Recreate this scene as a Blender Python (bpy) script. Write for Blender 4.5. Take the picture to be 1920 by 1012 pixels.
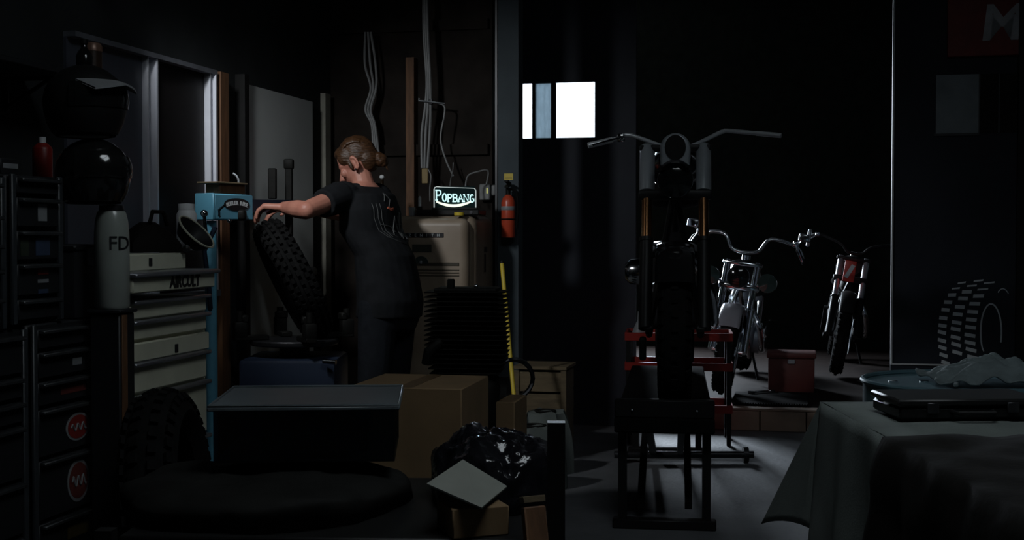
import bpy, bmesh, math, random
from mathutils import Vector, Matrix, Euler, Quaternion
from mathutils.bvhtree import BVHTree
for _o in list(bpy.data.objects): bpy.data.objects.remove(_o, do_unlink=True)
SC = bpy.context.scene
COL = SC.collection
random.seed(7)
PI = math.pi
# ------------------------------------------------------------------ camera
FPX = 2400.0; CAMZ = 1.2; PITCH = math.atan(66/FPX)
cam = bpy.data.cameras.new('camera'); cam.sensor_width = 36; cam.lens = 36*FPX/1920
cam.clip_start = 0.05; cam.clip_end = 100
camo = bpy.data.objects.new('camera', cam); COL.objects.link(camo)
camo.location = (0, 0, CAMZ); camo.rotation_euler = (PI/2-PITCH, 0, 0)
SC.camera = camo
# room axes: A runs across the workshop, W runs into it (the room is turned a little to the camera)
RZ = -math.atan2(.221, .975)
NA = Vector((math.cos(RZ), math.sin(RZ), 0)); UW = Vector((-math.sin(RZ), math.cos(RZ), 0))
def RP(a, w, z=0): return NA*a + UW*w + Vector((0, 0, z))
def ray(px, py):
    return Vector((px-960, FPX*math.cos(PITCH)+(506-py)*math.sin(PITCH), -FPX*math.sin(PITCH)+(506-py)*math.cos(PITCH)))
def P(px, py, Y):
    d = ray(px, py); return Vector((0, 0, CAMZ)) + d*(Y/d.y)
def onW(px, py, w):                      # point of a sight line on a wall plane w = const, as (a, z)
    d = ray(px, py); t = w/d.dot(UW); p = Vector((0, 0, CAMZ))+d*t
    return p.dot(NA), p.z
def onA(px, py, a):
    d = ray(px, py); t = a/d.dot(NA); p = Vector((0, 0, CAMZ))+d*t
    return p.dot(UW), p.z
# ------------------------------------------------------------------ world, lights, exposure
SC.view_settings.view_transform = 'Standard'; SC.view_settings.look = 'None'
SC.view_settings.exposure = 0.0; SC.view_settings.gamma = 1.0
SC.view_settings.use_curve_mapping = False
wd = bpy.data.worlds.new('sky'); SC.world = wd; wd.use_nodes = True
wd.node_tree.nodes['Background'].inputs[0].default_value = (.93, .97, 1, 1)
wd.node_tree.nodes['Background'].inputs[1].default_value = 2.6
def area(name, loc, aim, sx, sy, power, color, spread=PI):
    l = bpy.data.lights.new(name, 'AREA'); l.shape = 'RECTANGLE'; l.size = sx; l.size_y = sy
    l.energy = power; l.color = color; l.spread = spread
    o = bpy.data.objects.new(name, l); COL.objects.link(o); o.location = loc
    o.rotation_euler = (Vector(aim)-Vector(loc)).to_track_quat('-Z', 'Y').to_euler()
    return o
# daylight through an assumed big window at the end of the back bay (it is what shows white through the
# small window of the dark door), and an added fill light in a made-up roof window, above the picture
BAY_P, ROOF_FILL_P, ASSUMED_LAMP_P = 600.0, 17.0, 17.0
wz0, wz1 = 1.81, 2.156
BWA0, BWA1, BWZ0, BWZ1 = -2.90, -1.66, 1.15, 2.95
area('assumed_bay_window_daylight', RP((BWA0+BWA1)/2, 12.62, (BWZ0+BWZ1)/2), RP((BWA0+BWA1)/2, 5.0, (BWZ0+BWZ1)/2), BWA1-BWA0, BWZ1-BWZ0, BAY_P, (.82, .90, 1))
RFA0, RFA1, RFW0, RFW1, CEIL = -.55, .85, 1.7, 2.9, 3.55
area('added_roof_fill_offscreen', RP((RFA0+RFA1)/2, (RFW0+RFW1)/2, CEIL+.12), RP((RFA0+RFA1)/2, (RFW0+RFW1)/2, 0), RFA1-RFA0, RFW1-RFW0, ROOF_FILL_P, (.88, .96, 1))  # added overhead fill that brightens the near half of the workshop
# ------------------------------------------------------------------ helpers
class MB:
    def __init__(s): s.v = []; s.f = []
    def add(s, vs, fs, M=None):
        b = len(s.v)
        for v in vs:
            v = Vector(v); s.v.append(M @ v if M else v)
        for f in fs: s.f.append(tuple(i+b for i in f))
        return s
    def box(s, c, d, M=None, bev=0, rot=None):
        hx, hy, hz = d[0]/2, d[1]/2, d[2]/2
        T = Matrix.Translation(c)
        if rot is not None: T = T @ Euler(rot).to_matrix().to_4x4()
        if M: T = M @ T
        if bev <= 0:
            vs = [(x*hx, y*hy, z*hz) for x in (-1, 1) for y in (-1, 1) for z in (-1, 1)]
            fs = [(0, 1, 3, 2), (4, 6, 7, 5), (0, 4, 5, 1), (2, 3, 7, 6), (0, 2, 6, 4), (1, 5, 7, 3)]
            return s.add(vs, fs, T)
        bm = bmesh.new(); bmesh.ops.create_cube(bm, size=1)
        for v in bm.verts: v.co = Vector((v.co.x*d[0], v.co.y*d[1], v.co.z*d[2]))
        bev = min(bev, .49*min(d))
        bmesh.ops.bevel(bm, geom=bm.edges[:], offset=bev, segments=2 if bev > .006 else 1, profile=.5, affect='EDGES')
        bm.verts.index_update()
        s.add([v.co.copy() for v in bm.verts], [[v.index for v in f.verts] for f in bm.faces], T); bm.free()
        return s
    def rounded(s, c, d, r, seg=5, M=None, rot=None):
        T = Matrix.Translation(c)
        if rot is not None: T = T @ Euler(rot).to_matrix().to_4x4()
        if M: T = M @ T
        bm = bmesh.new(); bmesh.ops.create_cube(bm, size=1)
        for v in bm.verts: v.co = Vector((v.co.x*d[0], v.co.y*d[1], v.co.z*d[2]))
        bmesh.ops.bevel(bm, geom=bm.edges[:], offset=min(r, .49*min(d)), segments=seg, profile=.5, affect='EDGES')
        bm.verts.index_update()
        s.add([v.co.copy() for v in bm.verts], [[v.index for v in f.verts] for f in bm.faces], T); bm.free()
        return s
    def tube(s, pts, r, n=8, caps=True, M=None, closed=False):
        pts = [Vector(p) for p in pts]; k = len(pts)
        rs = r if isinstance(r, (list, tuple)) else [r]*k
        vs = []; fs = []; nrm = None
        for i, p in enumerate(pts):
            if closed: t = pts[(i+1) % k]-pts[i-1]
            else: t = pts[min(i+1, k-1)]-pts[max(i-1, 0)]
            t = t.normalized() if t.length > 1e-9 else Vector((0, 0, 1))
            if nrm is None:
                nrm = t.orthogonal().normalized()
            else:
                nrm = (nrm-t*nrm.dot(t))
                nrm = nrm.normalized() if nrm.length > 1e-6 else t.orthogonal().normalized()
            b = t.cross(nrm)
            for j in range(n):
                a = 2*PI*j/n; vs.append(p+(nrm*math.cos(a)+b*math.sin(a))*rs[i])
        for i in range(k if closed else k-1):
            i2 = (i+1) % k
            for j in range(n):
                j2 = (j+1) % n; fs.append((i*n+j, i*n+j2, i2*n+j2, i2*n+j))
        if caps and not closed:
            fs.append(tuple(reversed(range(n)))); fs.append(tuple((k-1)*n+j for j in range(n)))
        return s.add(vs, fs, M)
    def cyl(s, a, b, r, r2=None, n=16, M=None):
        return s.tube([a, b], [r, r if r2 is None else r2], n, True, M)
    def ball(s, c, r, M=None, n=20, m=12, rot=None):
        r = (r, r, r) if not isinstance(r, (tuple, list)) else r
        T = Matrix.Translation(c)
        if rot is not None: T = T @ (rot.to_4x4() if isinstance(rot, Matrix) else Euler(rot).to_matrix().to_4x4())
        if M: T = M @ T
        vs = [(0, 0, r[2])]; fs = []
        for i in range(1, m):
            t = PI*i/m
            for j in range(n):
                a = 2*PI*j/n; vs.append((r[0]*math.sin(t)*math.cos(a), r[1]*math.sin(t)*math.sin(a), r[2]*math.cos(t)))
        vs.append((0, 0, -r[2])); e = len(vs)-1
        for j in range(n):
            j2 = (j+1) % n
            fs.append((0, 1+j, 1+j2)); fs.append((e, 1+(m-2)*n+j2, 1+(m-2)*n+j))
            for i in range(m-2): fs.append((1+i*n+j, 1+(i+1)*n+j, 1+(i+1)*n+j2, 1+i*n+j2))
        return s.add(vs, fs, T)
    def lathe(s, prof, n=24, M=None, closed=False, caps=True):
        vs = []; fs = []; k = len(prof)
        for (r, z) in prof:
            for j in range(n):
                a = 2*PI*j/n; vs.append((r*math.cos(a), r*math.sin(a), z))
        for i in range(k if closed else k-1):
            i2 = (i+1) % k
            for j in range(n):
                j2 = (j+1) % n; fs.append((i*n+j, i*n+j2, i2*n+j2, i2*n+j))
        if not closed and caps:
            if prof[0][0] > 1e-5: fs.append(tuple(reversed(range(n))))
            if prof[-1][0] > 1e-5: fs.append(tuple((k-1)*n+j for j in range(n)))
        return s.add(vs, fs, M)
    def prism(s, poly, z0, z1, M=None):
        n = len(poly)
        vs = [(x, y, z0) for x, y in poly]+[(x, y, z1) for x, y in poly]
        fs = [tuple(reversed(range(n))), tuple(range(n, 2*n))]+[(i, (i+1) % n, n+(i+1) % n, n+i) for i in range(n)]
        return s.add(vs, fs, M)
    def loft(s, rings, M=None, caps=True):
        n = len(rings[0]); vs = [p for r in rings for p in r]; fs = []
        for i in range(len(rings)-1):
            for j in range(n):
                j2 = (j+1) % n; fs.append((i*n+j, i*n+j2, (i+1)*n+j2, (i+1)*n+j))
        if caps: fs.append(tuple(reversed(range(n)))); fs.append(tuple((len(rings)-1)*n+j for j in range(n)))
        return s.add(vs, fs, M)
    def capsule(s, a, b, ra, rb=None, n=14):
        a = Vector(a); b = Vector(b); rb = ra if rb is None else rb
        d = b-a; L = d.length; t = d.normalized() if L > 1e-9 else Vector((0, 0, 1))
        pts = []; rs = []
        for i in range(5):
            th = PI/2*(1-i/4*.999); pts.append(a-t*ra*math.sin(th)); rs.append(max(ra*math.cos(th), 1e-4))
        for i in range(5):
            th = PI/2*(i/4*.999); pts.append(b+t*rb*math.sin(th)); rs.append(max(rb*math.cos(th), 1e-4))
        return s.tube(pts, rs, n)
    def grid(s, fn, nu, nv, M=None):
        vs = [fn(i/nu, j/nv) for i in range(nu+1) for j in range(nv+1)]
        fs = [(i*(nv+1)+j, (i+1)*(nv+1)+j, (i+1)*(nv+1)+j+1, i*(nv+1)+j+1) for i in range(nu) for j in range(nv)]
        return s.add(vs, fs, M)
    def mesh(s, name, mat=None, inv=None, smooth=True, ang=.65):
        me = bpy.data.meshes.new(name)
        me.from_pydata([(inv @ v if inv else v) for v in s.v], [], s.f); me.validate(); me.update()
        bm = bmesh.new(); bm.from_mesh(me); bmesh.ops.recalc_face_normals(bm, faces=bm.faces[:]); bm.to_mesh(me); bm.free()
        if smooth:
            me.polygons.foreach_set('use_smooth', [True]*len(me.polygons))
            me.set_sharp_from_angle(angle=ang)
        if mat: me.materials.append(mat)
        return me
    def build(s, name, mat, parent=None, world=False, smooth=True, ang=.65, loc=None):
        inv = None
        if world and parent is not None:
            rt = parent
            while rt.parent: rt = rt.parent
            inv = rt.matrix_basis.inverted()
        if world and parent is None and loc is not None: inv = Matrix.Translation(loc).inverted()
        o = bpy.data.objects.new(name, s.mesh(name, mat, inv, smooth, ang)); COL.objects.link(o)
        if parent: o.parent = parent
        elif loc is not None: o.location = loc
        return o
def tag(o, label, cat, group=None):
    o['label'] = label; o['category'] = cat
    if group: o['group'] = group
    return o
def thing(name, label, cat, loc=(0, 0, 0), rotz=0, group=None):
    o = bpy.data.objects.new(name, None); COL.objects.link(o); o.empty_display_size = .1
    o.location = loc; o.rotation_euler = (0, 0, rotz); tag(o, label, cat, group)
    o.matrix_basis = Matrix.Translation(loc) @ Matrix.Rotation(rotz, 4, 'Z')
    return o
def struct(o, label=None):
    o['kind'] = 'structure'
    if label: o['label'] = label
    return o
def sempty(name, label=None, loc=(0, 0, 0), rotz=0):
    o = bpy.data.objects.new(name, None); COL.objects.link(o); o.empty_display_size = .1
    o.matrix_basis = Matrix.Translation(loc) @ Matrix.Rotation(rotz, 4, 'Z'); o['kind'] = 'structure'
    if label: o['label'] = label
    return o
def plabel(o, l): o['label'] = l; return o
def frame(origin, x, y):
    x = Vector(x).normalized(); y = Vector(y); z = x.cross(y).normalized(); y = z.cross(x)
    m = Matrix((x, y, z)).transposed().to_4x4(); m.translation = Vector(origin); return m
def remesh(name, mb, voxel, mat, parent, smooth_it=4, inv=None):
    me = mb.mesh(name+'_src', None, inv)
    o = bpy.data.objects.new(name, me); COL.objects.link(o)
    m = o.modifiers.new('r', 'REMESH'); m.mode = 'VOXEL'; m.voxel_size = voxel; m.use_smooth_shade = True
    if smooth_it:
        q = o.modifiers.new('s', 'SMOOTH'); q.factor = .5; q.iterations = smooth_it
    dg = bpy.context.evaluated_depsgraph_get(); dg.update()
    me2 = bpy.data.meshes.new_from_object(o.evaluated_get(dg)); o.modifiers.clear(); o.data = me2
    bpy.data.meshes.remove(me); me2.materials.clear()
    if mat: me2.materials.append(mat)
    me2.polygons.foreach_set('use_smooth', [True]*len(me2.polygons))
    if parent: o.parent = parent
    return o
def text_mesh(txt, size, M, depth=.001, shear=0, space=1.0, bold=0):
    cu = bpy.data.curves.new('t', 'FONT'); cu.body = txt; cu.size = size; cu.extrude = depth; cu.shear = shear
    cu.align_x = 'CENTER'; cu.align_y = 'CENTER'; cu.space_character = space; cu.offset = bold; cu.resolution_u = 3
    o = bpy.data.objects.new('t', cu); COL.objects.link(o)
    dg = bpy.context.evaluated_depsgraph_get(); dg.update()
    me = bpy.data.meshes.new_from_object(o.evaluated_get(dg))
    mb = MB(); mb.add([v.co.copy() for v in me.vertices], [tuple(p.vertices) for p in me.polygons], M)
    bpy.data.objects.remove(o); bpy.data.curves.remove(cu); bpy.data.meshes.remove(me)
    return mb
# ------------------------------------------------------------------ materials
MATS = {}
def mat(name, col, rough=.5, metal=0, var=.25, scale=12, bump=0, bscale=60, coat=0, alpha=None, spec=.5, col2=None, emis=None, es=0, stretch=None):
    if name in MATS: return MATS[name]
    m = bpy.data.materials.new(name); m.use_nodes = True; nt = m.node_tree; n = nt.nodes; b = n['Principled BSDF']
    tc = n.new('ShaderNodeTexCoord'); src = tc.outputs['Object']
    if stretch:
        mp = n.new('ShaderNodeMapping'); mp.inputs['Scale'].default_value = stretch
        nt.links.new(src, mp.inputs['Vector']); src = mp.outputs['Vector']
    nz = n.new('ShaderNodeTexNoise'); nz.inputs['Scale'].default_value = scale; nz.inputs['Detail'].default_value = 4
    nt.links.new(src, nz.inputs['Vector'])
    cr = n.new('ShaderNodeValToRGB')
    c2 = col2 or tuple(c*(1-var) for c in col)
    cr.color_ramp.elements[0].color = (*c2, 1); cr.color_ramp.elements[1].color = (*col, 1)
    cr.color_ramp.elements[0].position = .3; cr.color_ramp.elements[1].position = .65
    nt.links.new(nz.outputs['Fac'], cr.inputs['Fac']); nt.links.new(cr.outputs['Color'], b.inputs['Base Color'])
    b.inputs['Roughness'].default_value = rough; b.inputs['Metallic'].default_value = metal
    b.inputs['Specular IOR Level'].default_value = spec; b.inputs['Coat Weight'].default_value = coat
    if bump:
        nb = n.new('ShaderNodeTexNoise'); nb.inputs['Scale'].default_value = bscale; nb.inputs['Detail'].default_value = 5
        nt.links.new(src, nb.inputs['Vector'])
        bp = n.new('ShaderNodeBump'); bp.inputs['Strength'].default_value = bump; bp.inputs['Distance'].default_value = .01
        nt.links.new(nb.outputs['Fac'], bp.inputs['Height']); nt.links.new(bp.outputs['Normal'], b.inputs['Normal'])
    if alpha is not None: b.inputs['Alpha'].default_value = alpha
    if emis:
        b.inputs['Emission Color'].default_value = (*emis, 1); b.inputs['Emission Strength'].default_value = es
    MATS[name] = m; return m
def mat_glass(name, tint=(1, 1, 1), gloss=.08, rough=.02):
    m = bpy.data.materials.new(name); m.use_nodes = True; nt = m.node_tree; n = nt.nodes
    n.remove(n['Principled BSDF']); out = n['Material Output']
    t = n.new('ShaderNodeBsdfTransparent'); t.inputs[0].default_value = (*tint, 1)
    g = n.new('ShaderNodeBsdfGlossy'); g.inputs['Roughness'].default_value = rough
    nz = n.new('ShaderNodeTexNoise'); nz.inputs['Scale'].default_value = 9
    mr = n.new('ShaderNodeMapRange'); mr.inputs['To Min'].default_value = rough; mr.inputs['To Max'].default_value = rough+.12
    nt.links.new(nz.outputs['Fac'], mr.inputs['Value']); nt.links.new(mr.outputs['Result'], g.inputs['Roughness'])
    mx = n.new('ShaderNodeMixShader'); mx.inputs[0].default_value = gloss
    nt.links.new(t.outputs[0], mx.inputs[1]); nt.links.new(g.outputs[0], mx.inputs[2]); nt.links.new(mx.outputs[0], out.inputs[0])
    return m
def mat_translucent(name, col, fac=.7):
    m = bpy.data.materials.new(name); m.use_nodes = True; nt = m.node_tree; n = nt.nodes
    n.remove(n['Principled BSDF']); out = n['Material Output']
    nz = n.new('ShaderNodeTexNoise'); nz.inputs['Scale'].default_value = 5
    cr = n.new('ShaderNodeValToRGB'); cr.color_ramp.elements[0].color = (*[c*.55 for c in col], 1); cr.color_ramp.elements[1].color = (*col, 1)
    nt.links.new(nz.outputs['Fac'], cr.inputs['Fac'])
    t = n.new('ShaderNodeBsdfTranslucent'); d = n.new('ShaderNodeBsdfDiffuse')
    nt.links.new(cr.outputs[0], t.inputs[0]); nt.links.new(cr.outputs[0], d.inputs[0])
    mx = n.new('ShaderNodeMixShader'); mx.inputs[0].default_value = 1-fac
    nt.links.new(t.outputs[0], mx.inputs[1]); nt.links.new(d.outputs[0], mx.inputs[2]); nt.links.new(mx.outputs[0], out.inputs[0])
    return m
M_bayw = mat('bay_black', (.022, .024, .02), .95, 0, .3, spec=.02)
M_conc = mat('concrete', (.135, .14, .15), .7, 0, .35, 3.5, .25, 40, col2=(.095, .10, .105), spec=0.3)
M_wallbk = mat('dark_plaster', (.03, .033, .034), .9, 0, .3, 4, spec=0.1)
M_wallwood = mat('dark_boards', (.026, .021, .018), .8, 0, .5, 6, .2, 30, spec=0.1)
M_ceil = mat('ceiling_board', (.03, .03, .03), .9, spec=0.1)
M_doordk = mat('door_paint_dark', (.030, .034, .044), .55, 0, .25, 3, .05, spec=0.15)
M_doorwh = mat('door_paint_white', (.58, .61, .60), .6, 0, .12, 3)
M_wood = mat('stud_wood', (.17, .08, .036), .7, 0, .45, 8, .1, 40, stretch=(6, 6, 1))
M_alu = mat('aluminium', (.80, .82, .90), .4, .25, .1)
M_steelgrey = mat('column_paint', (.06, .075, .085), .6, 0, .25, 5, spec=.12)
M_black = mat('black_paint', (.012, .012, .012), .45, 0, .3, spec=0.2)
M_blackgloss = mat('black_gloss', (.011, .011, .011), .12, 0, .2, coat=.3)
M_rubber = mat('rubber', (.011, .011, .011), .9, 0, .4, 30, .15, 90, spec=.05)
M_plastic = mat('black_plastic', (.016, .016, .016), .4, 0, .2, spec=0.25)
M_chrome = mat('chrome', (.75, .77, .8), .12, 1, .08)
M_satin = mat('satin_steel', (.42, .45, .48), .42, .75, .2, 14)
M_darkmetal = mat('dark_metal', (.06, .06, .065), .4, .8, .3, 20, .1)
M_iron = mat('black_iron', (.010, .010, .009), .6, .3, .3, 20, .1, spec=0.2)
M_gold = mat('copper_gold', (.55, .27, .12), .2, .95, .15)
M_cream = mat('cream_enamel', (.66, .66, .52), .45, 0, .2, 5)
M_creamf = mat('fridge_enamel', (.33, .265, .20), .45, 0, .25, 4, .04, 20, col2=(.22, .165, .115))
M_pull = mat('drawer_pull', (.42, .43, .47), .35, .8, .15)
M_creamtank = mat('tank_paint', (.32, .35, .32), .3, 0, .2, 4, coat=.3)
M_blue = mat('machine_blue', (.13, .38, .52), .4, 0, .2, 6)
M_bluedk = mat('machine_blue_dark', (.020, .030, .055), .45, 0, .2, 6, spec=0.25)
M_white = mat('white_paint', (.65, .67, .68), .5, 0, .1)
M_greyp = mat('grey_print', (.68, .72, .74), .6, 0, .1)
M_ink = mat('dark_ink', (.008, .008, .01), .6, 0, .1)
M_red = mat('red_paint', (.28, .02, .014), .4, 0, .3, 6)
M_redor = mat('extinguisher_red', (.55, .07, .03), .35, 0, .15, 6)
M_reddk = mat('dull_red', (.13, .028, .022), .6, 0, .3, 6)
M_yellow = mat('yellow_paint', (.65, .48, .04), .5, 0, .15)
M_card = mat('cardboard', (.22, .14, .07), .85, 0, .25, 5, .05, 40)
M_cardgr = mat('grey_card', (.24, .25, .22), .8, 0, .15, 7)
M_crate = mat('crate_wood', (.15, .11, .06), .8, 0, .4, 7, .1, stretch=(1, 6, 6))
M_tile = mat('step_tile', (.34, .25, .19), .7, 0, .35, 6, .06)
M_mat = mat('bay_mat', (.020, .013, .011), .85, 0, .4, 10, spec=0.1)
M_bag = mat('bin_liner', (.008, .008, .010), .16, 0, .2, 12, .9, 16)
M_tarp = mat('dark_tarp', (.014, .014, .013), .7, 0, .3, 12, .3, 20, spec=0.1)
M_cloth = mat('table_cloth', (.15, .17, .16), .9, 0, .3, 4, .15, 180, spec=0.1)
M_rag = mat('rag_cloth', (.13, .16, .165), .9, 0, .3, 14, .3, 120, spec=0.15)
M_skin = mat('skin', (.52, .225, .16), .5, 0, .2, 18, .05, 120, col2=(.43, .17, .12))
M_hair = mat('hair', (.075, .033, .013), .45, 0, .6, 30, .6, 26, stretch=(1, 1, 4))
M_shirt = mat('black_shirt', (.015, .016, .018), .85, 0, .3, 16, .3, 14, spec=0.08)
M_print = mat('shirt_print', (.09, .095, .095), .8, 0, .4, 30)
M_printor = mat('shirt_print_orange', (.42, .10, .05), .8, 0, .3, 30)
M_jeans = mat('dark_denim', (.015, .017, .021), .85, 0, .3, 20, .2, 60, spec=0.08)
M_cable = mat('grey_cable', (.22, .225, .225), .55, 0, .15)
M_leather = mat('dark_leather', (.010, .009, .008), .75, 0, .3, 14, .1, 50, spec=.1)
M_amber = mat('bottle_glass', (.02, .012, .006), .1, 0, .2)
M_glass = mat_glass('window_glass', (.97, .99, 1), .06)
M_tint = mat_glass('clear_plastic', (.42, .48, .52), .07, .15)
M_frost = mat_translucent('frosted_pane', (.46, .53, .57), .85)
M_blind = mat('film_pane', (.075, .082, .105), .4, 0, .2, 2)
M_panedk = mat('dark_pane', (.014, .012, .012), .5, 0, .3, 3, spec=.12)
M_paneboard = mat('boarded_pane', (.26, .31, .33), .5, 0, .3, 6)
M_neon = mat('sign_glow', (.7, .95, .95), .4, emis=(.62, .95, .95), es=.9)
M_neonw = mat('sign_glow_warm', (.95, 1, .85), .4, emis=(.93, 1, .80), es=1.0)
M_acry = mat('acrylic_edge', (.7, .75, .75), .3, emis=(.75, .85, .82), es=.38)
M_led = mat('yellow_led', (.8, .8, .2), .4, emis=(.75, .75, .25), es=.45)
M_denimblue = mat('sticker_blue', (.04, .06, .11), .5)
M_stred = mat('sticker_red', (.24, .025, .02), .5)
M_stgrey = mat('sticker_grey', (.25, .26, .27), .5)
M_cabblk = mat('cabinet_black', (.018, .019, .021), .45, 0, .25, 6, spec=0.2)
M_pullgr = mat('cabinet_pull', (.05, .053, .056), .4, .4, .2)
# ------------------------------------------------------------------ the setting
Mroom = Matrix.Rotation(RZ, 4, 'Z')
def rbox(mb, a0, a1, w0, w1, z0, z1, bev=0):
    return mb.box(((a0+a1)/2, (w0+w1)/2, (z0+z1)/2), (a1-a0, w1-w0, z1-z0), Mroom, bev)
AW = -2.66                                    # left wall
struct(rbox(MB(), AW-.1, 5.3, -3.1, 7.98, -.06, 0).build('floor', M_conc, smooth=False), 'grey concrete workshop floor')
struct(rbox(MB(), -3.2, 3.2, 7.98, 12.6, -.06, .125).build('floor_bay', M_mat, smooth=False), 'raised dark floor of the back bay')
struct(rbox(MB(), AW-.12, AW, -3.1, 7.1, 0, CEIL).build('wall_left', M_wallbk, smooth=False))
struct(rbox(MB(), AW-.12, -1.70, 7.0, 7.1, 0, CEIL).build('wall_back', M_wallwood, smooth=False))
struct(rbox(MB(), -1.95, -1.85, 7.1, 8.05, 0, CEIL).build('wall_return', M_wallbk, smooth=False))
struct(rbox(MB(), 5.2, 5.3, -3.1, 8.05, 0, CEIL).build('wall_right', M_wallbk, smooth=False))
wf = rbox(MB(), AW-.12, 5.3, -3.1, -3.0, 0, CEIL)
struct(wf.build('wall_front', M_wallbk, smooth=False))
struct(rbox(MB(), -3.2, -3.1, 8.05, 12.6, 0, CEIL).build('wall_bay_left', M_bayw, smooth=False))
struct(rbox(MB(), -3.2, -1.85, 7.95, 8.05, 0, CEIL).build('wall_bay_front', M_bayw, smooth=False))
struct(rbox(MB(), 3.1, 3.2, 8.05, 12.6, 0, CEIL).build('wall_bay_right', M_bayw, smooth=False))
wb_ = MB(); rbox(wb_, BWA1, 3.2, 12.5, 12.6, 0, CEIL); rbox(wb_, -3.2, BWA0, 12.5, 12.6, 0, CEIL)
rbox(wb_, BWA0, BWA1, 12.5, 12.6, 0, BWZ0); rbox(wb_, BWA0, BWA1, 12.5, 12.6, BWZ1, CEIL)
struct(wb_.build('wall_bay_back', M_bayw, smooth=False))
cl = MB(); rbox(cl, AW-.12, 5.3, -3.1, RFW0, CEIL, CEIL+.1); rbox(cl, AW-.12, 5.3, RFW1, 8.05, CEIL, CEIL+.1); rbox(cl, AW-.12, RFA0, RFW0, RFW1, CEIL, CEIL+.1); rbox(cl, RFA1, 5.3, RFW0, RFW1, CEIL, CEIL+.1); rbox(cl, -3.2, 3.2, 8.05, 12.6, CEIL, CEIL+.1)
struct(cl.build('ceiling', M_ceil, smooth=False))
w4 = sempty('assumed_bay_window', 'assumed large bright window at the end of the back bay')  # assumed window, unseen but for its white through the door panes
rbox(MB(), BWA0, BWA1, 12.54, 12.546, BWZ0, BWZ1).build('pane', M_glass, w4, smooth=False)
for (z0_, z1_) in ((BWZ0-.04, BWZ0), (BWZ1, BWZ1+.04)): rbox(MB(), BWA0-.04, BWA1+.04, 12.47, 12.5, z0_, z1_).build('window_frame', M_black, w4, smooth=False)
for a_ in (BWA0-.04, BWA1): rbox(MB(), a_, a_+.04, 12.47, 12.5, BWZ0, BWZ1).build('window_frame', M_black, w4, smooth=False)
w5 = sempty('added_roof_window', 'added roof window for fill light above the workshop')  # made-up, unseen roof opening that carries the added fill light
for k_ in range(2): rbox(MB(), RFA0+.7*k_+.02, RFA0+.7*k_+.68, RFW0, RFW1, CEIL+.05, CEIL+.056).build('pane', M_glass, w5, smooth=False)
rbox(MB(), RFA0+.68, RFA0+.72, RFW0, RFW1, CEIL+.03, CEIL+.07).build('mullion', M_black, w5, smooth=False)
# step edge of the bay: riser tiles
st = sempty('trim_1', 'brown tiled riser of the bay step')
edges = [onW(px, 780, 7.96)[0] for px in (1192, 1275, 1362, 1425, 1512, 1590, 1672)]
for i in range(len(edges)-1):
    rbox(MB(), edges[i]+.003, edges[i+1]-.003, 7.945, 7.98, .0, .122, .004).build('tile', M_tile, st, smooth=False)
nose = MB(); rbox(nose, edges[0], edges[-1], 7.95, 8.06, .125, .137); nose.build('nosing', M_tile, st, smooth=False)
mb = MB()
a0 = onW(1372, 757, 8.2)[0]; a1 = onW(1515, 757, 8.2)[0]; k = 30
for i in range(k):
    a = a0+(a1-a0)*i/k; rbox(mb, a, a+(a1-a0)/k*.55, 8.07, 8.13, .137, .150)
rbox(mb, a0, a1, 8.13, 8.7, .137, .149)
tag(mb.build('rubber_mat', M_rubber, smooth=False), 'black rubber mat with toothed edge on the raised bay floor', 'mat')
# door with the bright window
DW = 7.95
def aw(px, py=400, w=DW): return onW(px, py, w)[0]
dA0, dA1 = -1.85, aw(1192)
wA = [aw(976), aw(998), aw(1003.5), aw(1033), aw(1040), aw(1115)]
d1 = sempty('door_1', 'dark door leaf with a small high window')
mb = MB()
rbox(mb, dA0, dA1, DW, DW+.05, .0, wz0); rbox(mb, dA0, dA1, DW, DW+.05, wz1, 3.3)
rbox(mb, dA0, wA[0], DW, DW+.05, wz0, wz1); rbox(mb, wA[5], dA1, DW, DW+.05, wz0, wz1)
mb.build('door_leaf', M_doordk, d1, smooth=False)
for (x0, x1) in ((wA[1], wA[2]), (wA[3], wA[4])):
    rbox(MB(), x0, x1, DW-.005, DW+.05, wz0, wz1).build('mullion', M_black, d1, smooth=False)
struct(rbox(MB(), dA0, dA1, DW+.0, DW+.06, 3.3, CEIL).build('wall_back_header', M_wallbk, smooth=False))
w1 = sempty('window_1', 'bright window panes in the dark door')
for i, (x0, x1, m) in enumerate(((wA[0], wA[1], M_glass), (wA[2], wA[3], M_frost), (wA[4], wA[5], M_glass))):
    rbox(MB(), x0, x1, DW+.02, DW+.026, wz0, wz1).build('pane', m, w1, smooth=False)
# big sliding leaf with print, boarded windows
e0 = aw(1672)
d3 = sempty('door_2', 'dark sliding door leaf with white edge strip')
rbox(MB(), e0, 5.2, DW, DW+.05, 0, CEIL).build('door_leaf', M_doordk, d3, smooth=False)
pz = onW(1668, 683, DW)[1]; pr = aw(1905)
mb = MB(); rbox(mb, e0-.002, e0+.009, DW-.012, DW+.012, pz, 3.3)
plabel(mb.build('edge_strip', M_white, d3, smooth=False), 'thin white edge strip')
rbox(MB(), e0+.009, pr, DW-.012, DW+.0, pz, pz+.009).build('bottom_strip', M_white, d3, smooth=False)
rbox(MB(), pr, pr+.12, DW-.05, DW, 0, 3.3).build('stile', M_black, d3, smooth=False)
w3 = sempty('window_2', 'blocked grey panes in the sliding door')
q0, q1, q2 = aw(1755, 195), aw(1836, 195), aw(1873, 195)
zt, zb = onW(1795, 140, DW)[1], onW(1795, 250, DW)[1]
rbox(MB(), q0, q1, DW-.006, DW, zb, zt).build('pane', M_paneboard, w3, smooth=False)
rbox(MB(), q1+.004, q2-.004, DW-.004, DW, zb, zt).build('pane', M_panedk, w3, smooth=False)
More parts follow.
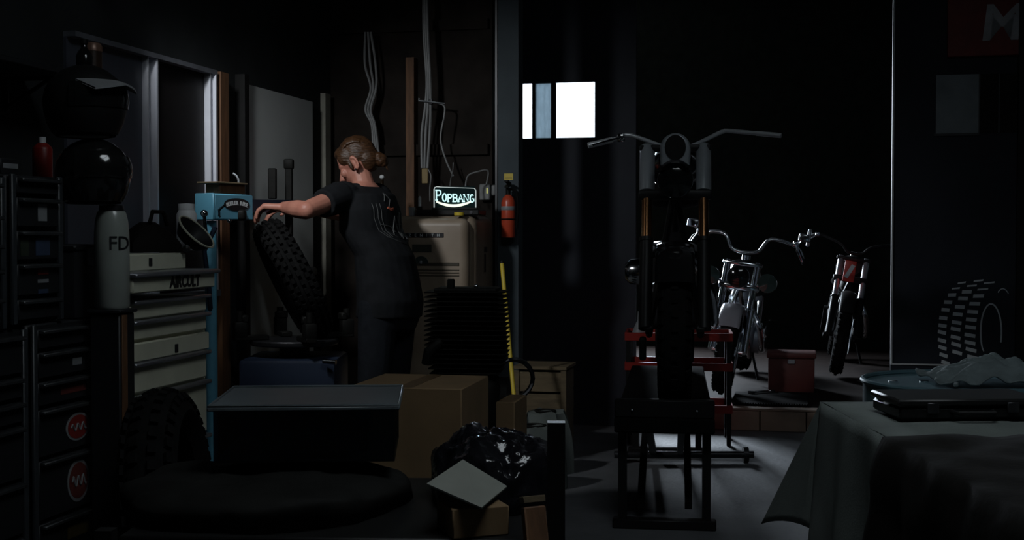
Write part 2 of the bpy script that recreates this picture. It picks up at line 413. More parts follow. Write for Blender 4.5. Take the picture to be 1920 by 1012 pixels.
rbox(MB(), q2+.006, q2+.5, DW-.005, DW, zb, zt).build('pane', M_panedk, w3, smooth=False)
for x in (q1, q2): rbox(MB(), x-.004, x+.004, DW-.012, DW, zb, zt).build('glazing_bar', M_pullgr, w3, smooth=False)
rbox(MB(), q0-.01, q1, DW-.012, DW, zb-.014, zb).build('sill', M_pullgr, w3, smooth=False)
# tyre print on the leaf
pd = thing('wall_print', 'printed grey drawing of a chunky truck tyre on the dark sliding door', 'print', RP(aw(1800), DW-.004, pz+.02), RZ)
def WP(px, py, off=.006): a, z = onW(px, py, DW); return RP(a, DW-off, z)
col0 = [(1796, 531), (1785, 541), (1778, 553), (1770.5, 566), (1765.5, 580), (1761.5, 595), (1760, 609), (1759, 621), (1759, 636), (1760, 649), (1762, 663), (1765.5, 677)]
col1 = [(1826, 527), (1813.5, 536), (1804, 547), (1797, 559), (1791, 574.5), (1787, 588), (1785, 603), (1783, 615), (1783, 630), (1784, 643), (1786, 658)]
col2 = [(1845, 531), (1833, 542.6), (1825, 555), (1818, 569), (1814, 583.6), (1811.5, 598), (1810, 612), (1809, 626.5), (1809, 640), (1811, 653), (1814, 667)]
def quad3(mb, pts, th=.0015):
    f = [WP(x, y) for x, y in pts]; b = [p+UW*th for p in f]; n = len(pts)
    mb.add(f+b, [tuple(range(n)), tuple(reversed(range(n, 2*n)))]+[(i, (i+1) % n, n+(i+1) % n, n+i) for i in range(n)])
for cols, wd_ in ((col0, 15), (col1, 18), (col2, 20)):
    for i, (x, y) in enumerate(cols):
        h = 3.2 if i < 2 else 6.5; sl = -2+min(i, 9)*.8
        mb = MB(); quad3(mb, [(x, y-h/2), (x+wd_, y-h/2+sl), (x+wd_-1, y+h/2+sl), (x-1, y+h/2)])
        mb.build('tread_block', M_greyp, pd, world=True, smooth=False)
def arcband(cx, cy, rx, ry, a0, a1, t, n=26):
    o = []; i_ = []
    for k in range(n+1):
        a = a0+(a1-a0)*k/n; o.append((cx+rx*math.cos(a), cy+ry*math.sin(a))); i_.append((cx+(rx-t)*math.cos(a), cy+(ry-t)*math.sin(a)))
    mb = MB()
    for k in range(n): quad3(mb, [o[k], o[k+1], i_[k+1], i_[k]])
    return mb
arcband(1858, 622, 21, 54, -PI*1.12, PI*.12, 3).build('rim_line', M_greyp, pd, world=True, smooth=False)
arcband(1846, 622, 9, 38, PI*.55, PI*1.45, 3.2).build('rim_line', M_greyp, pd, world=True, smooth=False)
arcband(1880, 640, 26, 100, -PI*.62, -PI*.36, 2).build('sidewall_line', M_greyp, pd, world=True, smooth=False)
# red sign
sa0, sz0 = onW(1775, 108, DW); sa1 = sa0+1.55; sz1 = sz0+.36
sg = thing('wall_sign', 'large dull red wall sign with pale bold lettering above the blocked panes', 'sign', RP(sa0, DW-.02, sz0), RZ)
MB().box(((sa1-sa0)/2, 0, .18), (sa1-sa0, .03, .36), bev=.004).build('panel', mat('sign_red', (.22, .02, .015), .5), sg)
text_mesh('MICHELIN', .29, Matrix.Translation((.82, -.018, .18)) @ Matrix.Rotation(PI/2, 4, 'X'), .002, .12, .98, .006).build('lettering', mat('sign_white', (.55, .56, .58), .5), sg, smooth=False)
# glazed sliding screen on the left wall
wn = sempty('window_3', 'sliding glazed screen with aluminium tracks')
def wl(px, py=250): return onA(px, py, AW)[0]
zt3 = 1.93; zb3 = .95
def lbox(w0, w1, z0, z1, d0, d1, name, m): return rbox(MB(), AW+d0, AW+d1, w0, w1, z0, z1).build(name, m, wn, smooth=False)
lbox(wl(120), wl(262), zb3, zt3, 0, .012, 'pane', M_blind)
lbox(wl(285), wl(378), zb3, zt3, 0, .012, 'pane', M_panedk)
for px, w_, d in ((264.5, .010, .035), (277.5, .013, .045), (282.5, .010, .03), (380.5, .010, .04), (387.5, .016, .05)):
    lbox(wl(px)-w_/2, wl(px)+w_/2, zb3, zt3, 0, d, 'track', M_alu)
plabel(lbox(wl(120), wl(390), zt3, zt3+.02, 0, .05, 'head_rail', mat('rail_grey', (.20, .21, .24), .4, .4)), 'aluminium head rail')
lbox(wl(120), wl(390), zb3-.03, zb3, 0, .06, 'sill', MATS['rail_grey'])
o = rbox(MB(), AW, AW+.05, wl(396), wl(411), 0, 1.95).build('trim_2', M_wood, smooth=False); struct(o, 'brown wooden post beside the glazed screen')
o = rbox(MB(), AW, AW+.03, wl(601), wl(611), 0, 2.0).build('trim_3', mat('pale_trim', (.30, .29, .24), .6), smooth=False); struct(o, 'pale door casing')
# white door
d2 = sempty('door_3', 'plain white door in the left wall')
rbox(MB(), AW, AW+.03, wl(450, 300), wl(577, 300), 0, 1.93).build('door_leaf', M_doorwh, d2, smooth=False)
rbox(MB(), AW, AW+.05, wl(450, 300)-.05, wl(450, 300), 0, 1.97).build('door_jamb', M_black, d2, smooth=False)
mb = MB(); ha = RP(AW+.06, wl(566, 500), 1.0); mb.ball(ha, .028); mb.cyl(RP(AW+.02, wl(566, 500), 1.0), ha, .012); mb.build('door_knob', M_satin, d2)
# studs on the back wall
o = rbox(MB(), onW(765, 250, 6.98)[0], onW(780, 250, 6.98)[0], 6.94, 7.0, 0, 2.2).build('trim_4', M_wood, smooth=False); struct(o, 'brown wall stud behind the refrigerator')
mb = MB()
for z in (1.65, 2.35): rbox(mb, -2.6, -1.72, 6.97, 7.0, z, z+.06)
struct(mb.build('trim_5', M_wallwood, smooth=False))
# steel column
pc = sempty('trim_6', 'grey-blue painted steel column')
ca0, ca1 = onW(931, 300, 6.86)[0], onW(972, 300, 6.86)[0]
rbox(MB(), ca0, ca1, 6.86, 6.875, 0, CEIL).build('flange', M_steelgrey, pc, smooth=False)
rbox(MB(), (ca0+ca1)/2-.005, (ca0+ca1)/2+.005, 6.875, 6.96, 0, CEIL).build('web', M_steelgrey, pc, smooth=False)
rbox(MB(), ca0, ca1, 6.96, 6.975, 0, CEIL).build('flange', M_steelgrey, pc, smooth=False)
rbox(MB(), ca0-.006, ca0+.006, 6.85, 6.87, 0, CEIL).build('edge_strip', M_pullgr, pc, smooth=False)
# ------------------------------------------------------------------ assumed, unseen wall lamp above the glazed screen (just above the frame)
LP = Vector((-1.38, 4.70, 2.36)); LAIM = Vector((.92, 1.70, -1.12))
lt = thing('assumed_wall_lamp', 'assumed black dome shop lamp on a bracket above the glazed screen', 'lamp', LP)  # assumed fixture, out of view, that carries the added key light
Mlamp = (-LAIM).to_track_quat('Z', 'Y').to_matrix().to_4x4()
MB().lathe([(.02, .10), (.05, .095), (.08, .06), (.105, 0), (.11, -.02), (.105, -.02), (.10, .0), (.075, .055), (.04, .085)], 32, Mlamp).build('shade', M_black, lt)
MB().ball((0, 0, .03), (.03, .03, .04), Mlamp).build('assumed_bulb_offscreen', mat('assumed_bulb_glow', (1, 1, 1), .4, emis=(.95, .97, 1), es=6), lt)
wq = RP(AW, LP.dot(UW)-.05, 2.36)-LP
MB().tube([Mlamp @ Vector((0, 0, .095)), Mlamp @ Vector((0, 0, .12)), wq*.6+Vector((0, 0, .04)), wq], .009, 8).build('bracket', M_black, lt)
MB().box(wq+NA*.006, (.014, .08, .10), rot=(0, 0, RZ)).build('wall_plate', M_black, lt, smooth=False)
ll = bpy.data.lights.new('assumed_key_light', 'SPOT'); ll.energy = ASSUMED_LAMP_P*4; ll.color = (.93, .97, 1); ll.spot_size = math.radians(74); ll.spot_blend = .85; ll.shadow_soft_size = .09
lo = bpy.data.objects.new('assumed_key_light_offscreen', ll); COL.objects.link(lo); lo.parent = lt; lo.location = LAIM.normalized()*.06; lo.rotation_euler = LAIM.to_track_quat('-Z', 'Y').to_euler()  # assumed key light, added to brighten the person and the blue machine
# ------------------------------------------------------------------ motorcycles
def Mx(p0, p1):                                  # matrix with local z from p0 to p1
    p0 = Vector(p0); d = (Vector(p1)-p0); q = d.to_track_quat('Z', 'Y'); m = q.to_matrix().to_4x4(); m.translation = p0; return m
WHEELX = Matrix.Rotation(PI/2, 4, 'Y')
def tyre_mesh(R, tw, rimr, knobs, rows, kh=.012, cent=(0, 0, 0), M0=None, klen=.55):
    T = (M0 if M0 else Matrix.Translation(cent) @ WHEELX)
    prof = []
    n = 14
    for i in range(n+1):
        t = -PI*.5*1.25+PI*1.25*i/n
        rr = (R-rimr)/2; prof.append((rimr+rr+rr*math.cos(t)*.98-.002, tw/2*math.sin(t)/math.sin(PI*.5*1.25)*1.0 if abs(t) > PI*.5 else tw/2*math.sin(t)))
    prof2 = prof+[(rimr, tw*.30), (rimr, -tw*.30)]
    mb = MB().lathe(prof2, 48, T, closed=True)
    kb = MB(); rr = (R-rimr)/2
    for r_ in range(rows):
        u = (r_-(rows-1)/2)/max((rows-1)/2, 1)*.62*PI/2 if rows > 1 else 0
        for k in range(knobs):
            a = 2*PI*(k+.5*(r_ % 2))/knobs
            ra = rimr+rr+rr*math.cos(u)*.98; zz = tw/2*math.sin(u)
            Rm = Matrix.Rotation(a, 4, 'Z') @ Matrix.Translation((ra, 0, zz)) @ Matrix.Rotation(-u, 4, 'Y')
            kb.box((kh*.3, 0, 0), (kh, 2*PI*R/knobs*klen, tw/rows*.62), T @ Rm)
    return mb, kb
def wheel(parent, name, R, tw, cent, rim_m, spoke=True, knobs=36, rows=3, disc=True, rot=0, solid=False):
    T = Matrix.Translation(cent) @ Matrix.Rotation(rot, 4, 'Z') @ WHEELX
    rimr = R-.095 if R > .28 else R-.08
    tm, kb = tyre_mesh(R, tw, rimr, knobs, rows, .010, M0=T)
    w = tm.build(name, M_rubber, parent)
    kb.build('tread', M_rubber, w, smooth=False)['kind'] = 'stuff'
    MB().lathe([(rimr+.004, tw*.33), (rimr-.006, tw*.33), (rimr-.018, tw*.2), (rimr-.022, 0), (rimr-.018, -tw*.2), (rimr-.006, -tw*.33), (rimr+.004, -tw*.33)], 40, T, caps=False).build('rim', rim_m, w)
    MB().lathe([(.0, .06), (.028, .06), (.03, .03), (.022, 0), (.03, -.03), (.028, -.06), (0, -.06)], 16, T).build('hub', M_satin, w)
    sp = MB(); ns = 32
    for i in range(ns):
        a = 2*PI*i/ns; s_ = 1 if i % 2 else -1; b = a+.35*(1 if (i//2) % 2 else -1)
        sp.tube([(.026*math.cos(a), .026*math.sin(a), .045*s_), ((rimr-.02)*math.cos(b), (rimr-.02)*math.sin(b), 0)], .0022, 5, False, T)
    sp.build('spokes', M_chrome, w)['kind'] = 'stuff'
    if disc: MB().lathe([(.135, .068), (.135, .064), (.075, .064), (.075, .068)], 32, T, closed=True).build('brake_disc', M_satin, w)
    return w
def motorcycle(root, bar_r=.0125, cleaner=True, R=.33, tw=.10, wb=1.45, forkw=.125, rake=.42, head_z=1.0, tank_m=M_blackgloss, fork_m=M_chrome, low_m=M_black, rim_m=M_satin,
               bars=None, bar_m=M_satin, bar_y=0, engine_m=M_darkmetal, fender_m=M_blackgloss, light_z=.86, light_r=.085, mirrors=True, shroud=None, knobs=40, steer=0, seat_m=M_leather):
    # local frame: forward is -Y, front axle on the y = 0 line
    ax = Vector((0, 0, R)); top = Vector((0, rake, head_z))
    wheel(root, 'front_wheel', R, tw, ax, rim_m, knobs=knobs)
    wheel(root, 'rear_wheel', R*.97, tw*1.45, (0, wb, R*.97), rim_m, knobs=32, rows=4)
    d = (top-ax); mid = ax+d*.55
    for s in (-1, 1):
        x = Vector((s*forkw, 0, 0))
        fl = MB(); fl.cyl(ax+x, ax+d*.46+x, .030, .029, 18); fl.cyl(ax+d*.46+x, ax+d*.48+x, .033, n=18); fl.cyl(ax+x-Vector((s*.03, 0, 0)), ax+x, .022)
        leg = fl.build('fork_leg', low_m, root)
        MB().cyl(ax+d*.47+x, ax+d*.74+x, .0225, n=18).build('fork_tube', fork_m, leg)
        if shroud:
            MB().lathe([(.026, 0), (.034, .004), (.034, d.length*.25), (.030, d.length*.262), (.02, d.length*.264)], 20, Mx(ax+d*.735+x, ax+d+x)).build('fork_cover', shroud, leg)
        else:
            MB().cyl(ax+d*.74+x, ax+d+x, .024, n=18).build('upper_tube', fork_m, leg)
    MB().box(ax+d*.72, (2*forkw+.075, .06, .045), bev=.012).build('triple_clamp', low_m, root); MB().box(ax+d*.985, (2*forkw+.07, .06, .03), bev=.01).build('top_clamp', low_m, root)
    # fender following the wheel
    fd = MB(); rings = []
    for i in range(15):
        a = math.radians(-25+150*i/14) if False else math.radians(20+125*i/14)
        c = Vector((0, math.cos(a), math.sin(a)))
        ring = []
        for j in range(9):
            u = -PI*.5+PI*j/8
            ring.append(ax+c*(R+.018+.02*math.cos(u))+Vector((math.sin(u)*(tw*.62), 0, 0)))
        for j in range(8, -1, -1):
            u = -PI*.5+PI*j/8
            ring.append(ax+c*(R+.014+.02*math.cos(u))+Vector((math.sin(u)*(tw*.60), 0, 0)))
        rings.append(ring)
    fd.loft(rings); fd.build('front_fender', fender_m, root)
    # handlebar
    bp = bars if bars else [(-.40, rake+.14, head_z+.07), (-.30, rake+.05, head_z+.14), (-.12, rake, head_z+.10), (-.05, rake, head_z+.04), (.05, rake, head_z+.04), (.12, rake, head_z+.10), (.30, rake+.05, head_z+.14), (.40, rake+.14, head_z+.07)]
    def smoothline(pts, n=5):
        out = []; pts = [Vector(p) for p in pts]
        for i in range(len(pts)-1):
            p0 = pts[max(i-1, 0)]; p1 = pts[i]; p2 = pts[i+1]; p3 = pts[min(i+2, len(pts)-1)]
            for k in range(n):
                t = k/n; out.append(.5*((2*p1)+(p2-p0)*t+(2*p0-5*p1+4*p2-p3)*t*t+(3*p1-p0-3*p2+p3)*t**3))
        out.append(pts[-1]); return out
    hb = MB().tube(smoothline(bp), bar_r, 10).build('handlebar', bar_m, root)
    for e in (0, -1):
        p = Vector(bp[e]); q = Vector(bp[1 if e == 0 else -2]); dd = (q-p).normalized()
        MB().cyl(p-dd*.004, p+dd*.11, bar_r+(.004 if e == 0 or not shroud else .0008), n=14).build('grip', bar_m if shroud else M_rubber, hb)
        lv = MB().tube([p+dd*.15+Vector((0, -.02, 0)), p+dd*.10+Vector((0, -.06, -.005)), p+dd*.02+Vector((0, -.07, -.01))], .006, 8)
        lv.box(p+dd*.15, (.035, .05, .035), bev=.008)
        if e == 0 or not shroud: lv.build('lever', M_chrome, hb)
    # headlight
    lc = Vector((0, rake*.25+(-.06), light_z))
    MB().lathe([(0, .10), (light_r*.6, .09), (light_r*.95, .05), (light_r, 0), (light_r*.98, -.02), (light_r*.9, -.024)], 28, Matrix.Translation(lc) @ Matrix.Rotation(-PI/2, 4, 'X')).build('headlight', M_blackgloss, root)
    MB().lathe([(0, -.034), (light_r*.5, -.032), (light_r*.9, -.022), (light_r*.9, -.015), (0, -.015)], 28, Matrix.Translation(lc) @ Matrix.Rotation(-PI/2, 4, 'X')).build('lens', mat('lens_dark', (.008, .010, .010), .08, 0, .3), root.children[-1] if False else [c for c in root.children if c.name.startswith('headlight')][-1])
    # frame, tank, seat, engine, exhaust
    hd = Vector((0, rake+.02, head_z-.08))
    fr = MB()
    fr.tube([hd, (0, wb*.55, head_z-.16), (0, wb*.86, R+.28)], .02, 10)
    for s in (-1, 1):
        fr.tube([hd+Vector((0, .01, -.1)), (s*.10, rake+.14, R+.05), (s*.12, rake+.25, R-.07), (s*.12, wb*.72, R-.07), (s*.11, wb*.8, R+.2), (s*.10, wb*.86, R+.27)], .016, 8)
        fr.tube([(s*.10, wb*.74, R-.02), (s*.11, wb, R*.97)], .018, 8)
    fr.build('frame', low_m, root)
    tk = MB(); rings = []
    for i in range(11):
        t = i/10; y = rake+.06+t*.52; wdt = .135*math.sin(PI*min(1, .16+t*.62))**.8*(1-.35*t*t); h = .09*math.sin(PI*min(1, .2+t*.7))**.7+.01; zc = head_z-.06-.06*t
        rings.append([(wdt*math.cos(2*PI*j/20), y, zc+h*math.sin(2*PI*j/20)) for j in range(20)])
    tk.loft(rings); tko = tk.build('fuel_tank', tank_m, root)
    MB().cyl((0, rake+.26, head_z+.015), (0, rake+.26, head_z+.045), .03).build('filler_cap', M_chrome, tko)
    sb = MB(); rings = []
    for i in range(9):
        t = i/8; y = rake+.56+t*.45; wdt = .08+.06*math.sin(PI*(.15+.7*t)); zc = head_z-.16-.07*math.sin(PI*t)
        rings.append([(wdt*math.cos(2*PI*j/16), y, zc+.04*math.sin(2*PI*j/16)) for j in range(16)])
    sb.loft(rings).build('seat', seat_m, root)
    ey = rake+.48
    en = MB(); en.rounded((0, ey, R+.06), (.26, .34, .22), .05, 4); en.cyl((-.16, ey-.02, R+.05), (.17, ey-.02, R+.05), .11, n=24)
    eo = en.build('engine', engine_m, root)
    for s in (-1, 1):
        Mc = Matrix.Translation((0, ey+s*.03, R+.14)) @ Matrix.Rotation(s*-.39, 4, 'X')
        fn = MB()
        for i in range(9): fn.lathe([(.06, .02+i*.021), (.086, .02+i*.021), (.086, .030+i*.021), (.06, .030+i*.021)], 20, Mc, closed=True)
        fn.lathe([(.0, .0), (.06, 0), (.06, .21), (.075, .22), (.06, .27), (0, .275)], 20, Mc); fn.build('cylinder', engine_m, eo)
    if cleaner: MB().lathe([(0, .075), (.04, .07), (.062, .045), (.066, 0), (0, 0)], 24, Matrix.Translation((-.17, ey, R+.22)) @ Matrix.Rotation(-PI/2, 4, 'Y')).build('air_cleaner', M_chrome, eo)
    for s, z in ((1, R-.02), (1, R+.08)):
        MB().tube(smoothline([(.06, ey-.14, R+.30), (.16, ey-.24, R+.15), (.19, ey-.05, z), (.19, wb*.8, z), (.19, wb+.22, z+.02)]), .022, 10).build('exhaust_pipe', M_chrome, root)
    rf = MB(); rings = []
    for i in range(13):
        a = math.radians(-10+130*i/12); c = Vector((0, math.cos(a), math.sin(a))); ring = []
        for j in range(9):
            u = -PI*.5+PI*j/8; ring.append(Vector((0, wb, R*.97))+c*(R+.03+.02*math.cos(u))+Vector((math.sin(u)*tw*.95, 0, 0)))
        for j in range(8, -1, -1):
            u = -PI*.5+PI*j/8; ring.append(Vector((0, wb, R*.97))+c*(R+.026+.02*math.cos(u))+Vector((math.sin(u)*tw*.92, 0, 0)))
        rings.append(ring)
    rf.loft(rings); rf.build('rear_fender', fender_m, root)
    if mirrors:
        for e in (0, -1):
            p = Vector(bp[1 if e == 0 else -2]); s = -1 if p.x < 0 else 1
            mi = MB().tube([p, p+Vector((s*.01, .01, .03)), p+Vector((s*.03, .0, .05))], .005, 8).build('mirror', M_chrome, root)
            MB().rounded(p+Vector((s*.04, 0, .07)), (.08, .02, .055), .02, 3).build('mirror_head', M_chrome, mi)
    return root
# main motorcycle on the lift, facing along the sight line
DECK = .465; BX, BY = .690, 5.42; BROT = -math.atan(.1275)
mk = thing('motorcycle', 'black custom motorcycle with grey fork covers and copper fork tubes on the lift', 'motorcycle', (BX, BY, DECK), BROT)
hz = 1.135
barsM = [(-.385, .30, 1.137), (-.27, .33, 1.165), (-.205, .33, 1.183), (-.06, .36, 1.135), (.0, .36, 1.13), (.075, .36, 1.135), (.19, .335, 1.187), (.215, .33, 1.195), (.24, .32, 1.196), (.455, .24, 1.168)]
motorcycle(mk, bar_r=.0095, R=.335, tw=.13, wb=1.5, forkw=.124, rake=.34, head_z=hz, fork_m=M_gold, low_m=M_black, bars=barsM, bar_m=mat('brushed_bar', (.66, .69, .72), .32, .55, .1), light_z=.965, light_r=.076, mirrors=False, shroud=mat('silver_paint', (.30, .33, .35), .35, .25, .12, 10), knobs=36)
cw = MB()                              # headlight cowl: an arched silver shell cut round the lamp below
def cowl_ring(y, k):
    pts = [(.064*k*math.cos(PI*t/16), 1.095+.066*k*math.sin(PI*t/16)) for t in range(17)]
    zb = [-.062+.124*t/10 for t in range(11)]
    pts += [(x*k, 1.03+(.965+math.sqrt(.088**2-x*x)-1.03)*k) for x in zb]
    return [(x, y, z) for x, z in pts]
cw.loft([cowl_ring(-.052, .86), cowl_ring(-.050, .93), cowl_ring(-.036, 1.0), cowl_ring(.05, 1.0), cowl_ring(.08, .8)])
cw.build('headlight_cowl', MATS['silver_paint'], mk, ang=1.0)
MB().prism([(.044*math.cos(PI*t/14), .053*math.sin(PI*t/14)) for t in range(28)], 0, .006, Matrix.Translation((0, -.0505, 1.100)) @ Matrix.Rotation(PI/2, 4, 'X')).build('instrument', M_iron, mk)
MB().rounded((-.135, .02, .25), (.03, .07, .10), .012, 3).build('brake_caliper', M_iron, mk)
# lift under it
lf = thing('motorcycle_lift', 'black steel motorcycle lift bench standing on the concrete floor', 'lift', (BX-.02, BY, 0), BROT)
dk = MB(); dk.box((-.02, .72, DECK-.03), (.40, 2.1, .058), bev=.006); dk.build('deck', mat('deck_rubber', (.008, .008, .008), .95, 0, .3, 20, spec=.02), lf)
for y_, s in ((-.22, 1), (-.22, -1), (1.55, 1), (1.55, -1)):
    MB().box((-.02+s*.17, y_, DECK/2-.03), (.035, .035, DECK-.06)).build('leg', M_black, lf, smooth=False)
for y_ in (-.22, 1.55):
    MB().box((-.02, y_, .02), (.42, .06, .04), bev=.005).build('foot_bar', M_black, lf)
for s in (-1, 1):
    MB().tube([(-.02+s*.10, -.05, .06), (-.02+s*.10, 1.3, DECK-.07)], .022, 4).build('scissor_arm', M_black, lf, smooth=False)
    MB().tube([(-.02+s*.07, 1.3, .06), (-.02+s*.07, -.05, DECK-.07)], .022, 4).build('scissor_arm', M_black, lf, smooth=False)
mb = MB(); mb.box((-.02, -.28, DECK+.035), (.40, .05, .075), bev=.006)
mb.build('wheel_stop', M_black, lf)
for x in (-.15, .11): MB().ball((x, -.308, DECK+.03), .006).build('bolt', M_chrome, lf)
# axle bar on the floor
p0 = P(1152, 848, 6.72); p1 = P(1413, 852, 6.72); r_ = .028
p0.z = p1.z = .042
axb = thing('axle_bar', 'dark steel axle bar with round end discs lying on the concrete floor', 'axle bar', ((p0+p1)/2).to_tuple()[:2]+(0,))
MB().cyl(p0, p1, .019, n=16).build('bar', M_darkmetal, axb, world=True)
for p, s in ((p0, 1), (p1, -1)):
    MB().cyl(p+Vector((s*.03, 0, 0)), p+Vector((s*.055, 0, 0)), .042, n=24).build('end_disc', M_darkmetal, axb, world=True)
# red shop cart behind the motorcycle
ct = thing('shop_cart', 'red two-shelf workshop cart standing behind the black custom motorcycle', 'cart', P(1272, 700, 7.45).to_tuple()[:2]+(0,), BROT)
for z in (.19, .43, .60):
    t_ = MB().box((0, 0, z), (.60, .34, .012)); t_.box((0, -.17, z+.018), (.60, .012, .045)); t_.box((0, .17, z+.018), (.60, .012, .045)); t_.box((-.3, 0, z+.018), (.012, .34, .045)); t_.box((.3, 0, z+.018), (.012, .34, .045))
    t_.build('shelf', M_red, ct, smooth=False)
for sx in (-1, 1):
    for sy in (-1, 1):
        MB().box((sx*.285, sy*.155, .34), (.028, .028, .56)).build('upright', M_black, ct, smooth=False)
        MB().cyl((sx*.285-.012, sy*.155, .03), (sx*.285+.012, sy*.155, .03), .03, n=16).build('caster', M_rubber, ct)
jb = thing('funnel', 'pale grey plastic funnel standing on the red workshop cart', 'funnel', P(1199, 610, 7.4).to_tuple()[:2]+(.607,))
MB().lathe([(.05, 0), (.052, .008), (.03, .06), (.012, .10), (.01, .15), (.006, .15), (.008, .1), (.026, .058), (.046, .006)], 20, closed=True).build('cone', M_stgrey, jb)
MB().tube([(.05, 0, .01), (.065, 0, .03), (.05, 0, .05), (.035, 0, .05)], .004, 6).build('handle', M_stgrey, jb)
# chopper and dirt bike in the bay
BAYZ = .151
cA = P(1352, 665, 8.45)
mc = thing('motorcycle', 'chrome-forked chopper with a pale front fender in the dark bay', 'motorcycle', (cA.x, cA.y, BAYZ), math.radians(-14))
barsC = [(-.40, .40, .92), (-.34, .36, 1.02), (-.16, .34, 1.05), (-.08, .33, .95), (.08, .33, .95), (.16, .34, 1.05), (.34, .36, 1.02), (.40, .40, .92)]
motorcycle(mc, R=.285, tw=.115, wb=1.6, forkw=.10, rake=.30, head_z=.87, fork_m=M_chrome, low_m=M_chrome, rim_m=M_chrome, bars=barsC, bar_m=M_chrome, engine_m=M_satin, fender_m=mat('fender_grey', (.45, .45, .50), .25, .3, .1, coat=.5), light_z=.78, light_r=.075)
for s in (-1, 1):
    tl = MB().lathe([(0, .06), (.05, .05), (.064, .01), (.062, 0), (0, -.012)], 24, Matrix.Translation((s*.19, .10, .76)) @ Matrix.Rotation(-PI/2, 4, 'X')).build('auxiliary_lamp', mat('lamp_glass', (.05, .075, .07), .06, .3, .3), mc)
    MB().tube([(s*.19, .12, .76), (s*.10, .22, .72)], .009, 8).build('lamp_bracket', M_chrome, tl)
dA = P(1566, 650, 9.6)
md = thing('motorcycle', 'dark dirt bike with a red and white number plate in the back bay', 'motorcycle', (dA.x, dA.y, BAYZ), math.radians(-14))
motorcycle(md, R=.30, tw=.09, wb=1.42, forkw=.095, rake=.30, head_z=.88, fork_m=M_satin, low_m=M_black, rim_m=M_black, engine_m=M_iron, fender_m=M_black, light_z=.60, light_r=.03, mirrors=False, tank_m=M_black, knobs=32, bar_m=M_black, cleaner=False)
mb = MB().rounded((-.02, .10, .78), (.085, .012, .16), .02, 3); npl = mb.build('number_plate', mat('plate_red', (.75, .06, .04), .35), md)
MB().box((-.02, .0925, .78), (.03, .004, .11), rot=(0, .4, 0)).build('plate_stripe', M_white, npl, smooth=False)
for s in (-1, 1):
    MB().rounded((s*.36, .33, .98), (.03, .05, .14), .012, 3).build('hand_guard', M_satin, md)
for m_, lean in ((mc, 8), (md, 9)):        # both lean on their side stands
    m_.matrix_basis = m_.matrix_basis @ Matrix.Rotation(math.radians(lean), 4, 'Y')
    MB().tube([(.10, .75, .30), (.20, .72, math.tan(math.radians(lean))*.20+.012)], .010, 8).build('side_stand', M_black, m_)
# low red chest in the bay
rc = P(1484, 690, 8.85)
rcx = thing('storage_chest', 'low dark red storage chest on the floor of the back bay', 'chest', (rc.x, rc.y, BAYZ-.026), RZ)
MB().box((0, 0, .115), (.31, .28, .23), bev=.008).build('body', M_reddk, rcx)
MB().box((0, 0, .25), (.33, .30, .035), bev=.008).build('lid', M_reddk, rcx)
MB().box((0, -.145, .21), (.05, .012, .03), bev=.003).build('latch', M_satin, rcx)
# spanner on the bay floor
sp0 = P(1428, 700, 8.5); sp0.z = .150
spn = thing('spanner', 'chrome spanner lying on the rubber mat in the bay', 'spanner', sp0, math.radians(-60))
MB().box((0, 0, .008), (.022, .15, .010), bev=.003).build('shank', M_chrome, spn)
for s in (-1, 1): MB().lathe([(.012, 0), (.024, 0), (.024, .014), (.012, .014)], 16, Matrix.Translation((0, s*.09, .0)), closed=True).build('ring_end', M_chrome, spn)
# ------------------------------------------------------------------ left: dark drawer cabinets, helmets, cream tool chest
FA = -2.157
def wA_(px, py, a=FA): return onA(px, py, a)[0]
def cabinet(name, label, w0, w1, z0, z1, af, rows, stick=(), back=-2.62, corner=True, plinth=True):
    c = thing(name, label, 'cabinet', RP((af+back)/2, (w0+w1)/2, z0), RZ)
    W = w1-w0; H = z1-z0; D = af-back; xf = D/2
    MB().box((0-.01, 0, H/2), (D-.02, W, H), bev=.006).build('body', M_cabblk, c)
    drs = []
    for (a, b) in rows:
        d = MB().box((xf-.008, 0, (a+b)/2-z0), (.016, W-.05, b-a-.012), bev=.003).build('drawer', M_cabblk, c)
        MB().box((xf+.008, 0, b-z0-.014), (.022, W-.06, .012), bev=.003).build('pull', M_pullgr, d)
        drs.append(d)
    if corner:
        for s in (-1, 1): MB().box((xf-.004, s*(W/2-.012), H/2), (.012, .022, H), bev=.003).build('corner_post', mat('corner_grey', (.035, .04, .045), .45), c)
    for (di, kind, y, z, w, h, m) in stick:
        d = drs[di]; x = xf+.0005
        if kind == 'rect': MB().box((x, y, z-z0), (.002, w, h)).build('sticker', m, d, smooth=False)
        else:
            Ms = Matrix.Translation((x, y, z-z0)) @ Matrix.Rotation(PI/2, 4, 'Y')
            s_ = MB().prism([(h/2*math.sin(t*PI/16), w/2*math.cos(t*PI/16)) for t in range(32)], 0, .0015, Ms).build('sticker', M_stgrey, d, smooth=False)
            MB().prism([(h*.42*math.sin(t*PI/16), w*.43*math.cos(t*PI/16)) for t in range(32)], .0015, .0025, Ms).build('sticker', m, d, smooth=False)
            if w > .1:
                MB().tube([(x+.004, y+w*(t-.5)*.62, z-z0+h*.12*math.sin(t*18)) for t in [i/24 for i in range(25)]], .003, 5).build('script_line', M_stgrey, d)
    return c
lw0, lw1 = wA_(62, 700), wA_(206, 760)
rowsL = [(.862, .93), (.775, .862), (.695, .775), (.545, .695), (.36, .545), (.16, .36), (.02, .16)]
wc = (lw0+lw1)/2
